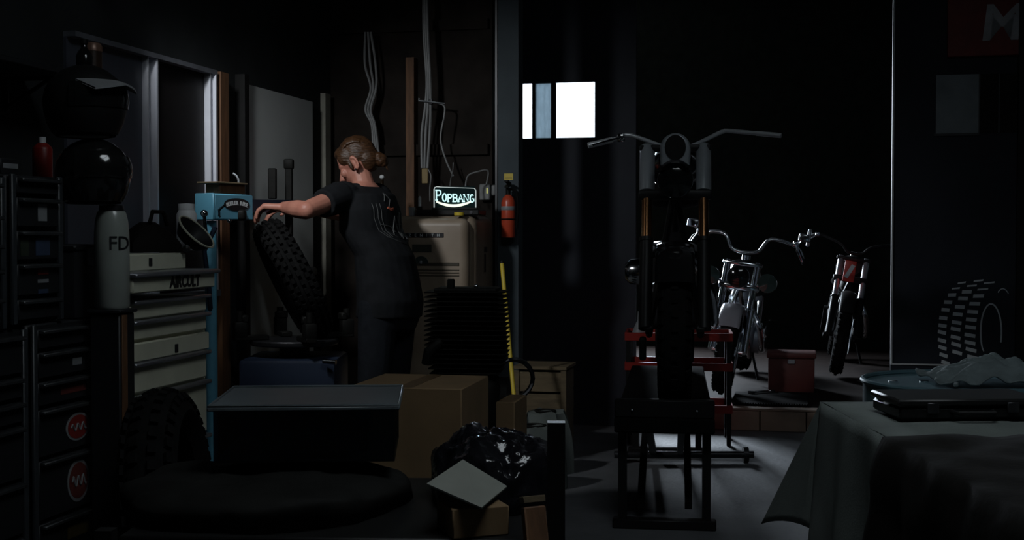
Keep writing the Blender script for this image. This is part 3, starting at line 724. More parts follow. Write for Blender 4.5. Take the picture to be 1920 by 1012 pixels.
lc_ = cabinet('drawer_cabinet', 'black floor-standing drawer cabinet with stickers beside the cream tool chest', lw0, lw1, 0, .94, FA, rowsL,
        stick=((1, 'rect', .02, .815, .05, .022, M_stgrey), (2, 'rect', .0, .737, .14, .03, M_reddk), (3, 'oval', .02, .615, .13, .085, M_stred), (4, 'oval', .02, .45, .12, .13, M_reddk), (5, 'rect', .02, .3, .12, .04, mat('sticker_ochre', (.10, .07, .02), .6))))
cabinet('drawer_cabinet', 'black drawer cabinet plastered with stickers at the dark end of the left wall', 2.62, lw0-.01, 0, .93, FA-.01, [(.80, .92), (.73, .80), (.66, .73), (.5, .66), (.34, .5), (.18, .34), (.02, .18)],
        stick=((2, 'rect', .06, .69, .03, .03, mat('sticker_orange', (.22, .07, .03), .6)), (3, 'rect', .08, .58, .05, .07, M_stred), (4, 'rect', .07, .42, .05, .06, mat('sticker_olive', (.06, .07, .03), .6))))
uw0, uw1 = wA_(28, 420), wA_(124, 420)
cabinet('parts_cabinet', 'upper black parts cabinet with stickers standing on the black drawer cabinet', uw0, uw1, .945, 1.372, FA-.01, [(1.312, 1.37), (1.217, 1.312), (1.122, 1.217), (1.02, 1.122), (.95, 1.02)],
        stick=((1, 'rect', .02, 1.265, .045, .05, M_stgrey), (2, 'rect', .02, 1.165, .07, .05, M_denimblue), (3, 'rect', .02, 1.095, .055, .022, M_stred), (3, 'rect', .02, 1.065, .055, .010, M_stgrey), (3, 'rect', .02, 1.035, .05, .012, M_denimblue), (2, 'rect', -.07, 1.165, .04, .05, mat('sticker_dkgreen', (.03, .04, .025), .6))))
cabinet('parts_cabinet', 'upper black parts cabinet standing on the sticker-plastered cabinet', 2.64, uw0-.012, .935, 1.36, FA-.02, [(1.26, 1.35), (1.18, 1.26), (1.11, 1.18), (1.03, 1.11), (.94, 1.03)])
# small things on the upper cabinet: paint tin row and red bottle
rb = RP(FA-.30, wA_(80, 330, FA-.30), 1.3735)
rbo = thing('spray_can', 'red spray can standing on the black parts cabinet', 'spray can', rb)
MB().lathe([(0, 0), (.03, 0), (.032, .006), (.032, .11), (.028, .118), (.015, .13), (0, .13)], 20).build('can', M_red, rbo)
MB().cyl((0, 0, .13), (0, 0, .15), .012).build('nozzle', M_white, rbo)
bxp = RP(FA-.09, uw0+.07, 1.3735)
bxo = thing('parts_box', 'small grey cardboard parts box with printed front on the parts cabinet', 'box', bxp, RZ)
MB().box((-.02, 0, .022), (.10, .09, .044), bev=.002).build('carton', M_cabblk, bxo)
MB().box((.0305, 0, .024), (.001, .07, .014)).build('print_band', M_stgrey, bxo, smooth=False)
# cream canister between the cabinets, monogram
pdp = RP(-2.075, 3.575, 0)
pds = thing('pedestal', 'narrow dark wooden pedestal under the cream canister', 'pedestal', pdp, RZ)
MB().box((0, 0, .48), (.10, .09, .96), bev=.004).build('column', M_cabblk, pds)
MB().box((0, 0, .966), (.115, .105, .012), bev=.003).build('top', M_cabblk, pds)
MB().box((.051, -.02, .48), (.006, .03, .95), bev=.001).build('corner_strip', M_wood, pds)
cn = RP(-2.075, 3.575, .9725)
cno = thing('metal_canister', 'rounded pale cream metal canister with dark monogram on the narrow pedestal', 'canister', cn, RZ)
MB().lathe([(.0, 0), (.048, 0), (.053, .008), (.053, .20), (.052, .235), (.049, .27), (.044, .292), (.040, .30), (.0, .302)], 40).build('body', M_creamtank, cno)
MB().lathe([(0, .30), (.036, .30), (.038, .304), (.036, .318), (0, .32)], 24).build('cap', M_darkmetal, cno)
mg = MB()
for dx, ch in ((-.25, 'F'), (.25, 'D')):
    ang = math.radians(-38)+dx*1.3
    Mt = Matrix.Rotation(ang, 4, 'Z') @ Matrix.Translation((.0535, 0, .20)) @ Matrix.Rotation(PI/2, 4, 'Z') @ Matrix.Rotation(PI/2, 4, 'X')
    t_ = text_mesh(ch, .06, Mt, .001); mg.add(t_.v, t_.f)
mg.build('monogram', M_ink, cno, smooth=False)
# black ammunition box on the floor cabinet behind the pedestal
ab = thing('metal_box', 'black metal ammunition box on the black cabinet behind the cream canister', 'box', RP(-2.385, 3.615, .9415), RZ)
MB().box((0, 0, .105), (.42, .17, .21), bev=.008).build('body', M_cabblk, ab)
MB().box((0, 0, .218), (.43, .18, .022), bev=.006).build('lid', M_cabblk, ab)
MB().tube([(-.06, 0, .229), (-.055, 0, .25), (.055, 0, .25), (.06, 0, .229)], .006, 8).build('handle', M_iron, ab)
MB().box((.2135, 0, .19), (.008, .05, .06), bev=.002).build('latch', M_darkmetal, ab)
# helmets
def helmet(name, label, loc, r, rot, m, peak):
    h = thing(name, label, 'helmet', loc, rot)
    sh = MB(); rings = []
    n = 28
    prof = [(-.92, .66), (-.86, .78), (-.6, .90), (-.3, .97), (0, 1.0), (.3, .95), (.6, .79), (.82, .55), (.95, .28), (1.0, .02)]
    for z, q in prof:
        rings.append([(r*q*math.cos(2*PI*j/n)*1.0, r*q*math.sin(2*PI*j/n)*1.12-.0, r*.92+r*z*.92*1.05) for j in range(n)])
    sh.loft(rings).build('shell', m, h)
    vz = MB()
    vr = []
    for z, q in ((.45, .93), (.25, 1.0), (.0, 1.03), (-.2, 1.0)):
        vr.append([Vector((r*q*1.0*math.sin(a)*1.01, -r*q*1.12*math.cos(a)*1.01, r*.92+r*z*.95)) for a in [(-1.2+2.4*i/16) for i in range(17)]])
    vz.add([p for R_ in vr for p in R_], [(i*17+j, i*17+j+1, (i+1)*17+j+1, (i+1)*17+j) for i in range(3) for j in range(16)])
    vz.build('visor', M_blackgloss, h)
    if peak:
        pkm = MB()
        top = [Vector((r*.8*math.sin(a), -r*(1.02+.42*math.cos(a)**2), r*1.32-.02*abs(math.sin(a)))) for a in [(-1.1+2.2*i/12) for i in range(13)]]
        bas = [Vector((r*.86*math.sin(a), -r*1.05*math.cos(a), r*1.42)) for a in [(-1.1+2.2*i/12) for i in range(13)]]
        vs = bas+top+[p-Vector((0, 0, .006)) for p in bas]+[p-Vector((0, 0, .006)) for p in top]
        fs = [(j, j+1, 14+j, 13+j) for j in range(12)]+[(26+j, 39+j, 40+j, 27+j) for j in range(12)]+[(13+j, 14+j, 40+j, 39+j) for j in range(12)]+[(j+1, j, 26+j, 27+j) for j in range(12)]
        pkm.add(vs, fs); pkm.build('peak', M_satin if peak == 2 else M_stgrey, h)
    MB().tube([(r*.66*math.cos(2*PI*j/20), r*.66*1.12*math.sin(2*PI*j/20), .010) for j in range(20)], .010, 6, closed=True).build('neck_roll', M_rubber, h)
    return h
hB = P(188, 402, 4.12)
helmet('motorcycle_helmet', 'glossy black motorcycle helmet resting on the cream canister', (cn.x-.052, cn.y-.01, cn.z+.321), .108, math.radians(55), M_blackgloss, 0)
helmet('motorcycle_helmet', 'black motorcycle helmet with a grey peak stacked on the glossy helmet', (cn.x-.075, cn.y-.01, cn.z+.321+.205), .118, math.radians(62), M_black, 1)
# wall shelf above
shz = 1.745
s_w0, s_w1 = 3.2, 4.0
sho = thing('wall_shelf', 'dark wooden wall shelf with two brackets above the helmets', 'shelf', RP(AW, (s_w0+s_w1)/2, shz), RZ)
MB().box((.13, 0, 0), (.26, s_w1-s_w0, .018), bev=.003).build('board', M_cabblk, sho)
for s in (-.3, .3): MB().tube([(.005, s, -.12), (.005, s, -.01), (.2, s, -.01)], .008, 6).tube([(.005, s, -.11), (.18, s, -.012)], .007, 6).build('bracket', M_black, sho)
b1 = onA(158, 115, AW+.2); p_ = RP(AW+.2, b1[0]+.0, shz+.0095)
bt = thing('oil_bottle', 'small dark oil bottle standing on the dark wall shelf', 'bottle', p_)
MB().lathe([(0, 0), (.026, 0), (.028, .005), (.028, .07), (.022, .085), (.011, .10), (.011, .115), (0, .115)], 20).build('bottle', M_blackgloss, bt)
MB().cyl((0, 0, .115), (0, 0, .13), .013).build('cap', M_black, bt)
b2 = onA(190, 57, AW+.16); p_ = RP(AW+.14, b2[0]-.03, shz+.0095)
bl = thing('storage_tin', 'tall brown storage tin with a rounded lid on the dark wall shelf', 'tin', p_)
MB().lathe([(0, 0), (.035, 0), (.035, .12), (0, .12)], 20).build('tin', mat('tin_brown', (.05, .028, .018), .4), bl)
MB().lathe([(.037, .11), (.037, .125), (.03, .14), (0, .145)], 20).build('lid', mat('tin_lid', (.30, .17, .12), .35, .3), bl)
# ---- cream tool chest
w0, w1 = wA_(238, 700), wA_(393, 700)
W = w1-w0; D = .44
ch = thing('tool_chest', 'cream roller tool chest with grey drawer pulls and dark lettering', 'tool chest', RP(FA-D/2, (w0+w1)/2, 0), RZ)
MB().box((0, 0, .55), (D-.03, W, .86), bev=.008).build('body', M_cream, ch)
for sx in (-.16, .16):
    for sy in (-.24, .24):
        MB().cyl((sx-.015, sy, .055), (sx+.015, sy, .055), .054, n=18).build('caster', M_rubber, ch)
rows = [(.918, .972), (.848, .905), (.672, .765), (.47, .655), (.30, .455), (.13, .285)]
for i, (a, b) in enumerate(rows):
    dr = MB().box((D/2-.012, 0, (a+b)/2), (.026, W-.05, b-a-.004), bev=.004).build('drawer', M_cream, ch)
    MB().box((D/2+.008, 0, b+.003), (.030, W-.045, .014), bev=.004).build('pull', M_pull, dr)
mb = MB().box((D/2-.006, 0, .808), (.022, W-.02, .062), bev=.004); lk = mb.build('fascia', M_cream, ch)
MB().box((D/2+.0065, .03, .800), (.004, .022, .03), bev=.001).build('lock', M_ink, lk)
# protruding top drawer with lettering and a tray
wt0, wt1 = w0-.045, wA_(417, 500, FA+.08)
yc = (wt0+wt1)/2-(w0+w1)/2; Wt = wt1-wt0
td = MB().box((.04, yc, 1.035), (D+.02, Wt, .052), bev=.004).build('top_drawer', M_cream, ch)
MB().box((.045, yc, 1.068), (D+.05, Wt+.02, .016), bev=.005).build('pull', M_pull, td)
Ml = Matrix.Translation((D/2+.0515, yc+.06, 1.036)) @ Matrix.Rotation(PI/2, 4, 'Z') @ Matrix.Rotation(PI/2, 4, 'X')
text_mesh('AIRCULT', .055, Ml, .001, .1, 1.0, .002).build('lettering', M_ink, td, smooth=False)
MB().box((-.02, yc+.05, 1.105), (D-.06, Wt-.16, .058), bev=.004).build('top_box', M_cream, ch)
MB().box((D/2-.048, yc+.0, 1.105), (.004, .02, .028), bev=.001).build('lock', M_ink, ch)
TOPZ = 1.135
# things on the chest
bgp = RP(FA-.20, wA_(285, 440, FA-.2), TOPZ)
bg = thing('tool_bag', 'slumped dark leather tool bag on the cream tool chest', 'bag', bgp, RZ)
m_ = MB(); rings = []
for i in range(9):
    t = i/8; z = .002+.11*t; q = (1-.75*t**2.2); ring = []
    for j in range(24):
        a = 2*PI*j/24; rr = 1+.08*math.sin(3*a+t*4)+.05*math.sin(7*a); ring.append((.10*q*rr*math.cos(a), .125*q*rr*math.sin(a)-.03*t, z))
    rings.append(ring)
m_.loft(rings).build('body', M_leather, bg)
MB().tube([(.03, -.07, .11), (.03, -.05, .15), (.03, .03, .15), (.03, .06, .10)], .008, 8).build('handle', M_leather, bg)
tnp = RP(FA-.23, wA_(368, 455, FA-.23), TOPZ)
tn = thing('steel_basin', 'open round enamel basin propped upright on the cream tool chest', 'basin', tnp, RZ)
Mt = Matrix.Translation((0, 0, .075)) @ Matrix.Rotation(math.radians(46), 4, 'Y') @ Matrix.Diagonal((.82, .82, .82, 1))
MB().lathe([(0, -.06), (.07, -.06), (.096, -.02), (.104, .0), (.108, .002), (.108, .006), (.102, .004), (.092, -.018), (.066, -.055), (0, -.055)], 40, Mt).build('bowl', M_cabblk, tn)
MB().tube([Mt @ Vector((.106*math.cos(2*PI*j/40), .106*math.sin(2*PI*j/40), .003)) for j in range(40)], .0045, 6, closed=True).build('rim', M_cream, tn)
sv = RP(FA-.065, wA_(352, 450, FA-.065), TOPZ)
tv = thing('screwdriver', 'steel screwdriver with black handle lying on the cream tool chest', 'screwdriver', sv, RZ+.4)
MB().cyl((0, -.02, .014), (0, .10, .012), .004, n=8).build('blade', M_chrome, tv)
MB().lathe([(0, 0), (.012, .004), (.014, .03), (.011, .07), (.006, .085), (0, .085)], 12, Matrix.Translation((0, -.10, .0145)) @ Matrix.Rotation(-PI/2, 4, 'X')).build('handle', M_plastic, tv)
lm = RP(FA-.37, wA_(350, 420, FA-.37), TOPZ)
lmo = thing('shop_jar', 'round white plastic jar behind the basin on the tool chest', 'jar', lm)
MB().lathe([(0, 0), (.04, 0), (.042, .01), (.042, .15), (.03, .175), (0, .175)], 24).build('jar', M_white, lmo)
MB().lathe([(.034, .17), (.034, .195), (0, .197)], 24).build('lid', M_white, lmo)
# tyre propped in front of the chest, on a wooden pallet block
tp = P(318, 900, 3.72)
pal = thing('pallet', 'low wooden pallet on the floor under the propped tyre', 'pallet', (tp.x+.0, tp.y+.02, 0), 0)
for i in range(3): MB().box((-.10+.10*i, 0, .10), (.085, .44, .02), bev=.002).build('slat', M_crate, pal, smooth=False)
for s in (-.18, 0, .18): MB().box((0, s, .045), (.285, .06, .09), bev=.002).build('bearer', M_crate, pal, smooth=False)
ty = thing('tyre', 'large black tyre standing propped against the cream tool chest', 'tyre', (tp.x-.0, tp.y, .1225), math.radians(3))
Mt_ = Matrix.Translation((0, 0, .312)) @ Matrix.Rotation(math.radians(84), 4, 'Y')
tm, kb = tyre_mesh(.312, .15, .20, 40, 4, .012, M0=Mt_)
tm.build('carcass', M_rubber, ty); kb.build('tread', M_rubber, ty, smooth=False)['kind'] = 'stuff'
# ------------------------------------------------------------------ tyre changer
tcx = P(552, 632, 5.98)
TC = thing('tyre_changer', 'blue tyre changing machine with swing arm and clamping turntable', 'tyre changer', (tcx.x, tcx.y, 0))
TZ = .722
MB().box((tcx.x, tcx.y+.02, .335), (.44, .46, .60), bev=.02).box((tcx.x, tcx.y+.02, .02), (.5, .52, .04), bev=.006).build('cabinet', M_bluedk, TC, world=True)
MB().cyl((tcx.x, tcx.y, .63), (tcx.x, tcx.y, .69), .07, n=24).build('spindle', M_darkmetal, TC, world=True)
tt = MB().lathe([(0, .688), (.20, .688), (.205, .694), (.205, .708), (.20, .714), (0, .714)], 40, Matrix.Translation((tcx.x, tcx.y, 0))).build('turntable', M_darkmetal, TC, world=True)
for k in range(4):
    a = math.radians(205+90*k); c = Vector((tcx.x+.235*math.cos(a), tcx.y+.235*math.sin(a), .714)); Mk = Matrix.Translation(c) @ Matrix.Rotation(a, 4, 'Z')
    j = MB().box((-.03, 0, .012), (.16, .05, .024), Mk, .004).box((.02, 0, .05), (.06, .055, .075), Mk, .008).box((.0, 0, .10), (.03, .06, .035), Mk, .006)
    j.cyl(Mk @ Vector((.02, 0, .09)), Mk @ Vector((.02, 0, .135)), .016, n=10); j.build('clamp_jaw', M_iron, TC, world=True)
pA = P(385, 388, 5.56); pE = P(458, 386, 5.81); pB = P(556, 386, 6.50); pA.z = pB.z = pE.z = 1.322
dr_ = (pE-pA).normalized(); sd = Vector((dr_.y, -dr_.x, 0))
Mb = frame(pA, dr_, -sd); LH = (pE-pA).length       # x along the head, y away from the viewer
bz = .115
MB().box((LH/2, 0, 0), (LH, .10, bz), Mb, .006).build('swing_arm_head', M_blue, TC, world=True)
MB().box((-.003, 0, 0), (.012, .102, bz+.002), Mb, .004).build('end_plate', M_blue, TC, world=True)
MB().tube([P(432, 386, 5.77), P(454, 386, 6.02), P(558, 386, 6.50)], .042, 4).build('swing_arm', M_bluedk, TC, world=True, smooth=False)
Me = Mb @ Matrix.Translation((.155, -.0505, .012)) @ Matrix.Rotation(PI/2, 4, 'X')
lb = MB().prism([(.092*math.cos(t*PI/20), .028*math.sin(t*PI/20)) for t in range(40)], 0, .0015, Me).build('label_plate', M_ink, TC, world=True, smooth=False)
lt_ = MB()
txt = 'BUTLER BIKE'
for i, c in enumerate(txt):
    u = (i-(len(txt)-1)/2)/((len(txt)-1)/2)
    if c == ' ': continue
    t_ = text_mesh(c, .024, Me @ Matrix.Translation((u*.070, .006-.009*u*u, .002)) @ Matrix.Rotation(-u*.25, 4, 'Z'), .0005, 0, 1, .0012); lt_.add(t_.v, t_.f)
plabel(lt_.build('lettering', M_white, lb, world=True, smooth=False), 'white arched lettering')
cb = Vector((pA.x+dr_.x*.035, pA.y+dr_.y*.035, 0))
MB().cyl((cb.x, cb.y, 0), (cb.x, cb.y, 1.262), .026, n=24).build('column', M_blue, TC, world=True)
MB().box((cb.x+.12, cb.y+.12, .03), (.5, .36, .05), bev=.008).build('base_plate', M_bluedk, TC, world=True)
hx = P(542, 386, 6.44)
MB().box((hx.x, hx.y, 1.38), (.035, .035, .40), bev=.004).box((hx.x, hx.y, 1.555), (.048, .048, .05), bev=.008).build('mount_shaft', M_iron, TC, world=True)
hx2 = P(511, 380, 6.28)
MB().box((hx2.x, hx2.y, 1.45), (.04, .03, .15), bev=.004).build('lock_post', M_iron, TC, world=True)
MB().tube([(hx.x, hx.y, 1.2), (hx.x-.02, hx.y-.01, 1.15), (hx.x-.04, hx.y-.02, 1.12)], .014, 8).build('mount_head', M_iron, TC, world=True)
MB().rounded(P(449, 403, 5.71), (.06, .05, .05), .015, 3).build('lock_housing', M_iron, TC, world=True)
kn = P(383, 400, 5.44)
MB().tube([kn+Vector((0, .04, 0)), kn, kn+Vector((.005, -.005, -.05)), kn+Vector((.012, -.008, -.12))], .0075, 8).ball(kn+Vector((0, 0, .0)), .016).build('lock_lever', M_chrome, TC, world=True)
k2 = P(414, 388, 5.46)
MB().tube([k2+Vector((-.02, .06, -.04)), k2+Vector((-.01, .01, -.012)), k2+Vector((.014, 0, .006))], .006, 8).build('release_lever', M_chrome, TC, world=True)
MB().ball(P(430, 414, 5.52), .009).build('bolt', M_chrome, TC, world=True)
ho = P(388, 480, 5.52)
MB().tube([P(404, 425, 5.5), P(383, 470, 5.5), P(392, 540, 5.52), P(396, 600, 5.6)], .011, 8).build('air_hose', M_bluedk, TC, world=True)
pdl = P(630, 679, 5.72)
MB().cyl(P(606, 677, 5.74), pdl, .011, n=10).build('pedal_rod', M_chrome, TC, world=True)
MB().box((tcx.x-.1, tcx.y-.24, .15), (.10, .14, .015), bev=.004, rot=(.25, 0, 0)).build('pedal', M_iron, TC, world=True)
# wooden tray and clip on top of the arm
trp = Vector((pA.x+dr_.x*.05, pA.y+dr_.y*.05, 1.322+bz/2+.002))
tr = thing('wooden_block', 'brown wooden block resting on the blue swing arm', 'block', trp, math.atan2(dr_.y, dr_.x))
MB().box((.09, 0, .021), (.18, .08, .042), bev=.003).build('block', M_wood, tr)
MB().box((.07, 0, .046), (.22, .11, .008), bev=.002).build('board', M_crate, tr)
ckp = Vector((pA.x+dr_.x*.235, pA.y+dr_.y*.235, 1.322+bz/2+.002))
ck = thing('air_gauge', 'small brass air fitting with curved nozzle on the blue swing arm', 'air fitting', ckp)
MB().lathe([(0, 0), (.016, 0), (.016, .02), (.010, .028), (.010, .04), (0, .04)], 14).build('body', M_satin, ck)
MB().tube([(0, 0, .04), (0, 0, .065), (-.01, 0, .085), (-.025, 0, .095)], .005, 8).build('nozzle', M_satin, ck)
# ------------------------------------------------------------------ the tyre in hand
tc_ = P(549, 524, 6.06)
ux = Vector((math.cos(math.radians(27)), .28, math.sin(math.radians(27)))).normalized()
Mty = frame(tc_, ux.orthogonal(), ux)
zt_ = ux; xt_ = Vector((0, 1, 0)); xt_ = (xt_-zt_*xt_.dot(zt_)).normalized(); yt_ = zt_.cross(xt_)
Mty = Matrix((xt_, yt_, zt_)).transposed().to_4x4(); Mty.translation = tc_
TR = .30
t2 = thing('tyre', 'knobbly black motorcycle tyre held up on the tyre changer', 'tyre', (tc_.x, tc_.y, tc_.z))
tm, kb = tyre_mesh(TR, .13, .215, 44, 5, .014, M0=Mty)
tm.build('carcass', M_rubber, t2, world=True); kb.build('tread', M_rubber, t2, world=True, smooth=False)['kind'] = 'stuff'
# ------------------------------------------------------------------ the person
Fw = Vector((-.9, .436, 0)).normalized(); Lf = Vector((-Fw.y, Fw.x, 0)); Z = Vector((0, 0, 1))
H0 = Vector((-.60, 6.2, .90))
pe = thing('person', 'person in a black printed t-shirt bending over and gripping a tyre', 'person', (H0.x, H0.y, 0))
Wst = H0+Fw*.02+Z*.17; Ch = H0+Fw*.10+Z*.38; Nk = H0+Fw*.135+Z*.555; Hd = Nk+Fw*.040+Z*.100
Ls = Ch+Z*.10+Lf*.17+Fw*.06; Rs = Ch+Z*.10-Lf*.17+Fw*.05
El = P(574, 394, 5.88); Wr = P(533, 389, 6.02)
body = MB()
def ell(c, f, l, z): return [Vector(c)+Fw*(f*math.cos(2*PI*j/24))+Lf*(l*math.sin(2*PI*j/24))+Z*0 for j in range(24)] if z is None else None
body.loft([ell(H0+Z*-.10, .10, .14, None), ell(H0, .115, .165, None), ell(Wst, .10, .14, None), ell(Ch, .11, .165, None), ell(Ch+Z*.10, .085, .14, None), ell(Nk, .05, .06, None)])
body.capsule(Nk-Z*.05-Fw*.01, Hd-Z*.04-Fw*.01, .056, .054)
# head: skull, jaw, nose, brow, ears
pit = math.radians(30)
Fh = Vector((-.985, .17, 0)).normalized(); Lh = Vector((-Fh.y, Fh.x, 0))
hf = (Fh*math.cos(pit)-Z*math.sin(pit)).normalized()
hu = hf.cross(Lh).normalized()
if hu.z < 0: hu = -hu
Mh = Matrix((hf, Lh, hu)).transposed().to_4x4(); Mh.translation = Hd
body.ball((-.008, 0, .022), (.098, .076, .092), Mh, 24, 16)
body.ball((.032, 0, -.035), (.060, .058, .075), Mh, 20, 14)
body.ball((.058, 0, -.088), (.030, .032, .026), Mh, 16, 10)
body.ball((.066, 0, .012), (.028, .054, .022), Mh, 16, 10)
body.ball((.074, .034, -.022), (.020, .024, .024), Mh, 12, 8); body.ball((.074, -.034, -.022), (.020, .024, .024), Mh, 12, 8)
body.capsule(Mh @ Vector((.088, 0, .0)), Mh @ Vector((.112, 0, -.040)), .009, .013)
body.ball((.098, 0, -.043), (.014, .019, .011), Mh, 12, 8)
body.ball((.088, 0, -.066), (.012, .024, .006), Mh, 12, 8); body.ball((.086, 0, -.076), (.012, .021, .006), Mh, 12, 8)
for s in (-1, 1):
    for k in range(9):
        a = -1.9+3.7*k/8
        body.ball((-.006-.018*math.cos(a)*.9, s*(.083+.004*math.cos(a)), -.012+.030*math.sin(a)), (.0065, .0075, .0075), Mh, 8, 6)
    body.ball((-.002, s*.077, -.012), (.012, .008, .024), Mh, 10, 8); body.ball((.006, s*.078, -.040), (.009, .008, .010), Mh, 10, 8)
# arms
body.capsule(Ls, El, .052, .042); body.capsule(El, El+(Wr-El)*.4, .043, .043); body.capsule(El+(Wr-El)*.4, Wr, .043, .029)
Er = Vector((-.845, 6.50, 1.305)); Wrr = Vector((-1.03, 6.22, 1.335))
body.capsule(Rs, Er, .052, .042); body.capsule(Er, Wrr, .042, .029)
# left hand on top of the tyre
def hand(wr, fdir, side, down, thumb_s, curl):
    fdir = fdir.normalized(); side = (side-fdir*side.dot(fdir)).normalized(); down = down.normalized()
    kn = wr+fdir*.088
    for o_ in (-.026, -.009, .009, .026):
        body.capsule(wr+side*o_*.75+fdir*.008, kn+side*o_*1.15, .0185, .015)
    lens = (.088, .098, .092, .072); offs = (-.030, -.010, .010, .030)
    if thumb_s > 0: lens = tuple(reversed(lens))
    for Lx, o_ in zip(lens, offs):
        k0 = kn+side*o_*1.12; a1, a2, a3 = curl
        d1 = fdir*math.cos(a1)+down*math.sin(a1)+side*o_*1.2; d2 = fdir*math.cos(a2)+down*math.sin(a2); d3 = fdir*math.cos(a3)+down*math.sin(a3)
        p1 = k0+d1.normalized()*Lx*.45; p2 = p1+d2*Lx*.32; p3 = p2+d3*Lx*.23
        body.capsule(k0, p1, .0115, .0105, 10); body.capsule(p1, p2, .0105, .0095, 10); body.capsule(p2, p3, .0095, .008, 10)
    b0 = wr+fdir*.022+side*thumb_s*.028+down*.004
    t1_ = b0+(fdir*.6+side*thumb_s*.75+down*.15).normalized()*.038; t2_ = t1_+(fdir*.85+side*thumb_s*.35+down*.35).normalized()*.030; t3_ = t2_+(fdir*.85+down*.6).normalized()*.024
    body.capsule(b0, t1_, .0145, .0115, 10); body.capsule(t1_, t2_, .0115, .010, 10); body.capsule(t2_, t3_, .010, .008, 10)
hdir = Vector((-1, .05, .06))
hand(Wr, hdir, Vector((0, 1, 0)), Vector((-.25, 0, -1)), 1, (.75, 1.4, 1.75))
hand(Wrr, Vector((-.95, -.2, -.1)), Vector((-.35, .9, 0)), Vector((-.2, 0, -1)), -1, (.3, .8, 1.2))
# legs
HL, HR = H0+Lf*.09-Z*.03, H0-Lf*.09-Z*.03
KL, KR = Vector((-.66, 6.10, .48)), Vector((-.585, 6.29, .48)); AL, AR = Vector((-.60, 6.08, .09)), Vector((-.52, 6.30, .09))
for a, b, c in ((HL, KL, AL), (HR, KR, AR)):
    body.capsule(a, b, .082, .056); body.capsule(b, b+(c-b)*.35, .056, .058); body.capsule(b+(c-b)*.35, c, .058, .036)
    body.capsule(c-Z*.04, c+Fw*.13-Z*.06, .034, .026)
inv_pe = pe.matrix_basis.inverted()
remesh('body', body, .0045, M_skin, pe, 3, inv_pe)
# eyes
for s in (-1, 1): MB().ball((.0745, s*.030, .0), .0105, Mh, 12, 8).build('eye', M_white, pe, world=True)
# hair: cap swept back into a bun
hr = MB()
hr.ball((-.022, 0, .033), (.093, .081, .088), Mh, 24, 16)
hr.ball((-.055, 0, -.005), (.060, .070, .075), Mh, 20, 12)
hr.ball((.035, 0, .075), (.05, .055, .034), Mh, 20, 12)
for s in (-1, 1):
    hr.ball((.02, s*.055, .04), (.05, .026, .045), Mh, 16, 10)
    hr.ball((.020, s*.072, -.005), (.012, .008, .030), Mh, 10, 8)
Bn = Mh @ Vector((-.108, .0, -.052))
hr.ball((0, 0, 0), (.034, .034, .034), Matrix.Translation(Bn), 16, 10)
for k in range(9):
    a = 2*PI*k/9; c = Bn+hu*(.026*math.cos(a))+Lf*(.026*math.sin(a))-hf*.006; hr.ball(c, .016, None, 10, 8)
hr.capsule(Mh @ Vector((-.07, 0, -.03)), Bn, .03, .026)
hr.capsule(Bn-hu*.02-hf*.01, Bn-hu*.058-hf*.006, .009, .004)
for k in range(40):
    a = -1.25+2.5*k/39; s_ = math.sin(a)
    pts = []
    for t in (0, .25, .5, .75, 1):
        th = math.radians(58-t*112); pts.append(Mh @ Vector((-.020+.095*math.sin(th)*(1-.3*abs(s_)), .080*s_*(math.cos(th*.55)), .034+.090*math.cos(th)*math.cos(a*.75))))
    hr.tube(pts, [.003, .0042, .0045, .0042, .003], 5)
remesh('hair', hr, .0040, M_hair, pe, 2, inv_pe)
MB().ball((.004, .088, -.043), (.006, .005, .006), Mh, 10, 8).build('ear_plug', M_ink, pe, world=True)
# t-shirt
sh = MB()
sh.loft([ell(H0-Z*.10-Fw*.005, .150, .187, None), ell(H0-Z*.02-Fw*.012, .154, .188, None), ell(H0+Z*.08+Fw*.0, .146, .180, None), ell(Wst+Z*.03, .135, .172, None), ell(Ch-Z*.06, .135, .188, None), ell(Ch+Z*.04+Fw*.0, .128, .195, None), ell(Ch+Z*.115, .100, .165, None), ell(Nk-Z*.02, .066, .085, None), ell(Nk-Z*.004+Fw*.006, .060, .066, None)])
sh.capsule(Ls-Lf*.03, Ls+(El-Ls)*.30, .080, .068); sh.tube([Ls, Ls+(El-Ls)*.52], [.078, .068], 16)
sh.capsule(Rs+Lf*.03, Rs+(Er-Rs)*.30, .080, .070); sh.tube([Rs, Rs+(Er-Rs)*.55], [.078, .072], 16)
for k in range(8):
    z_ = -.06+.055*k; hr_ = .006+.004*(k % 3)
    a0_ = 1.2+.35*k; pts = []
    for t in range(7):
        a = a0_+t*.22; pts.append(H0+Fw*(.02+.1*max(0, z_)/.3)*.8+Z*(z_+.015*t)+Fw*(.140*math.cos(a))+Lf*(.176*math.sin(a)))
    sh.tube(pts, [.004]+[hr_]*5+[.004], 6)
sho_ = remesh('t_shirt', sh, .007, M_shirt, pe, 3, inv_pe)
# trousers and shoes
tr_ = MB()
tr_.loft([ell(H0-Z*.16, .12, .165, None), ell(H0-Z*.06-Fw*.02, .142, .178, None), ell(H0+Z*.05, .125, .17, None), ell(H0+Z*.12, .118, .16, None)])
for a, b, c in ((HL, KL, AL), (HR, KR, AR)):
    tr_.capsule(a, b, .100, .080); tr_.capsule(b, c+Z*.0, .080, .065)
remesh('trousers', tr_, .009, M_jeans, pe, 3, inv_pe)
for c in (AL, AR):
    so = MB(); so.ball(c+Fw*.06-Z*.045, (.15, .05, .042), None, 20, 10, rot=Matrix.Rotation(math.atan2(Fw.y, Fw.x), 3, 'Z')); so.capsule(c, c+Z*.04, .05, .052); so.box(c+Fw*.06-Z*.078, (.29, .10, .024), None, .01, rot=(0, 0, math.atan2(Fw.y, Fw.x)))
    so.build('shoe', M_leather, pe, world=True)
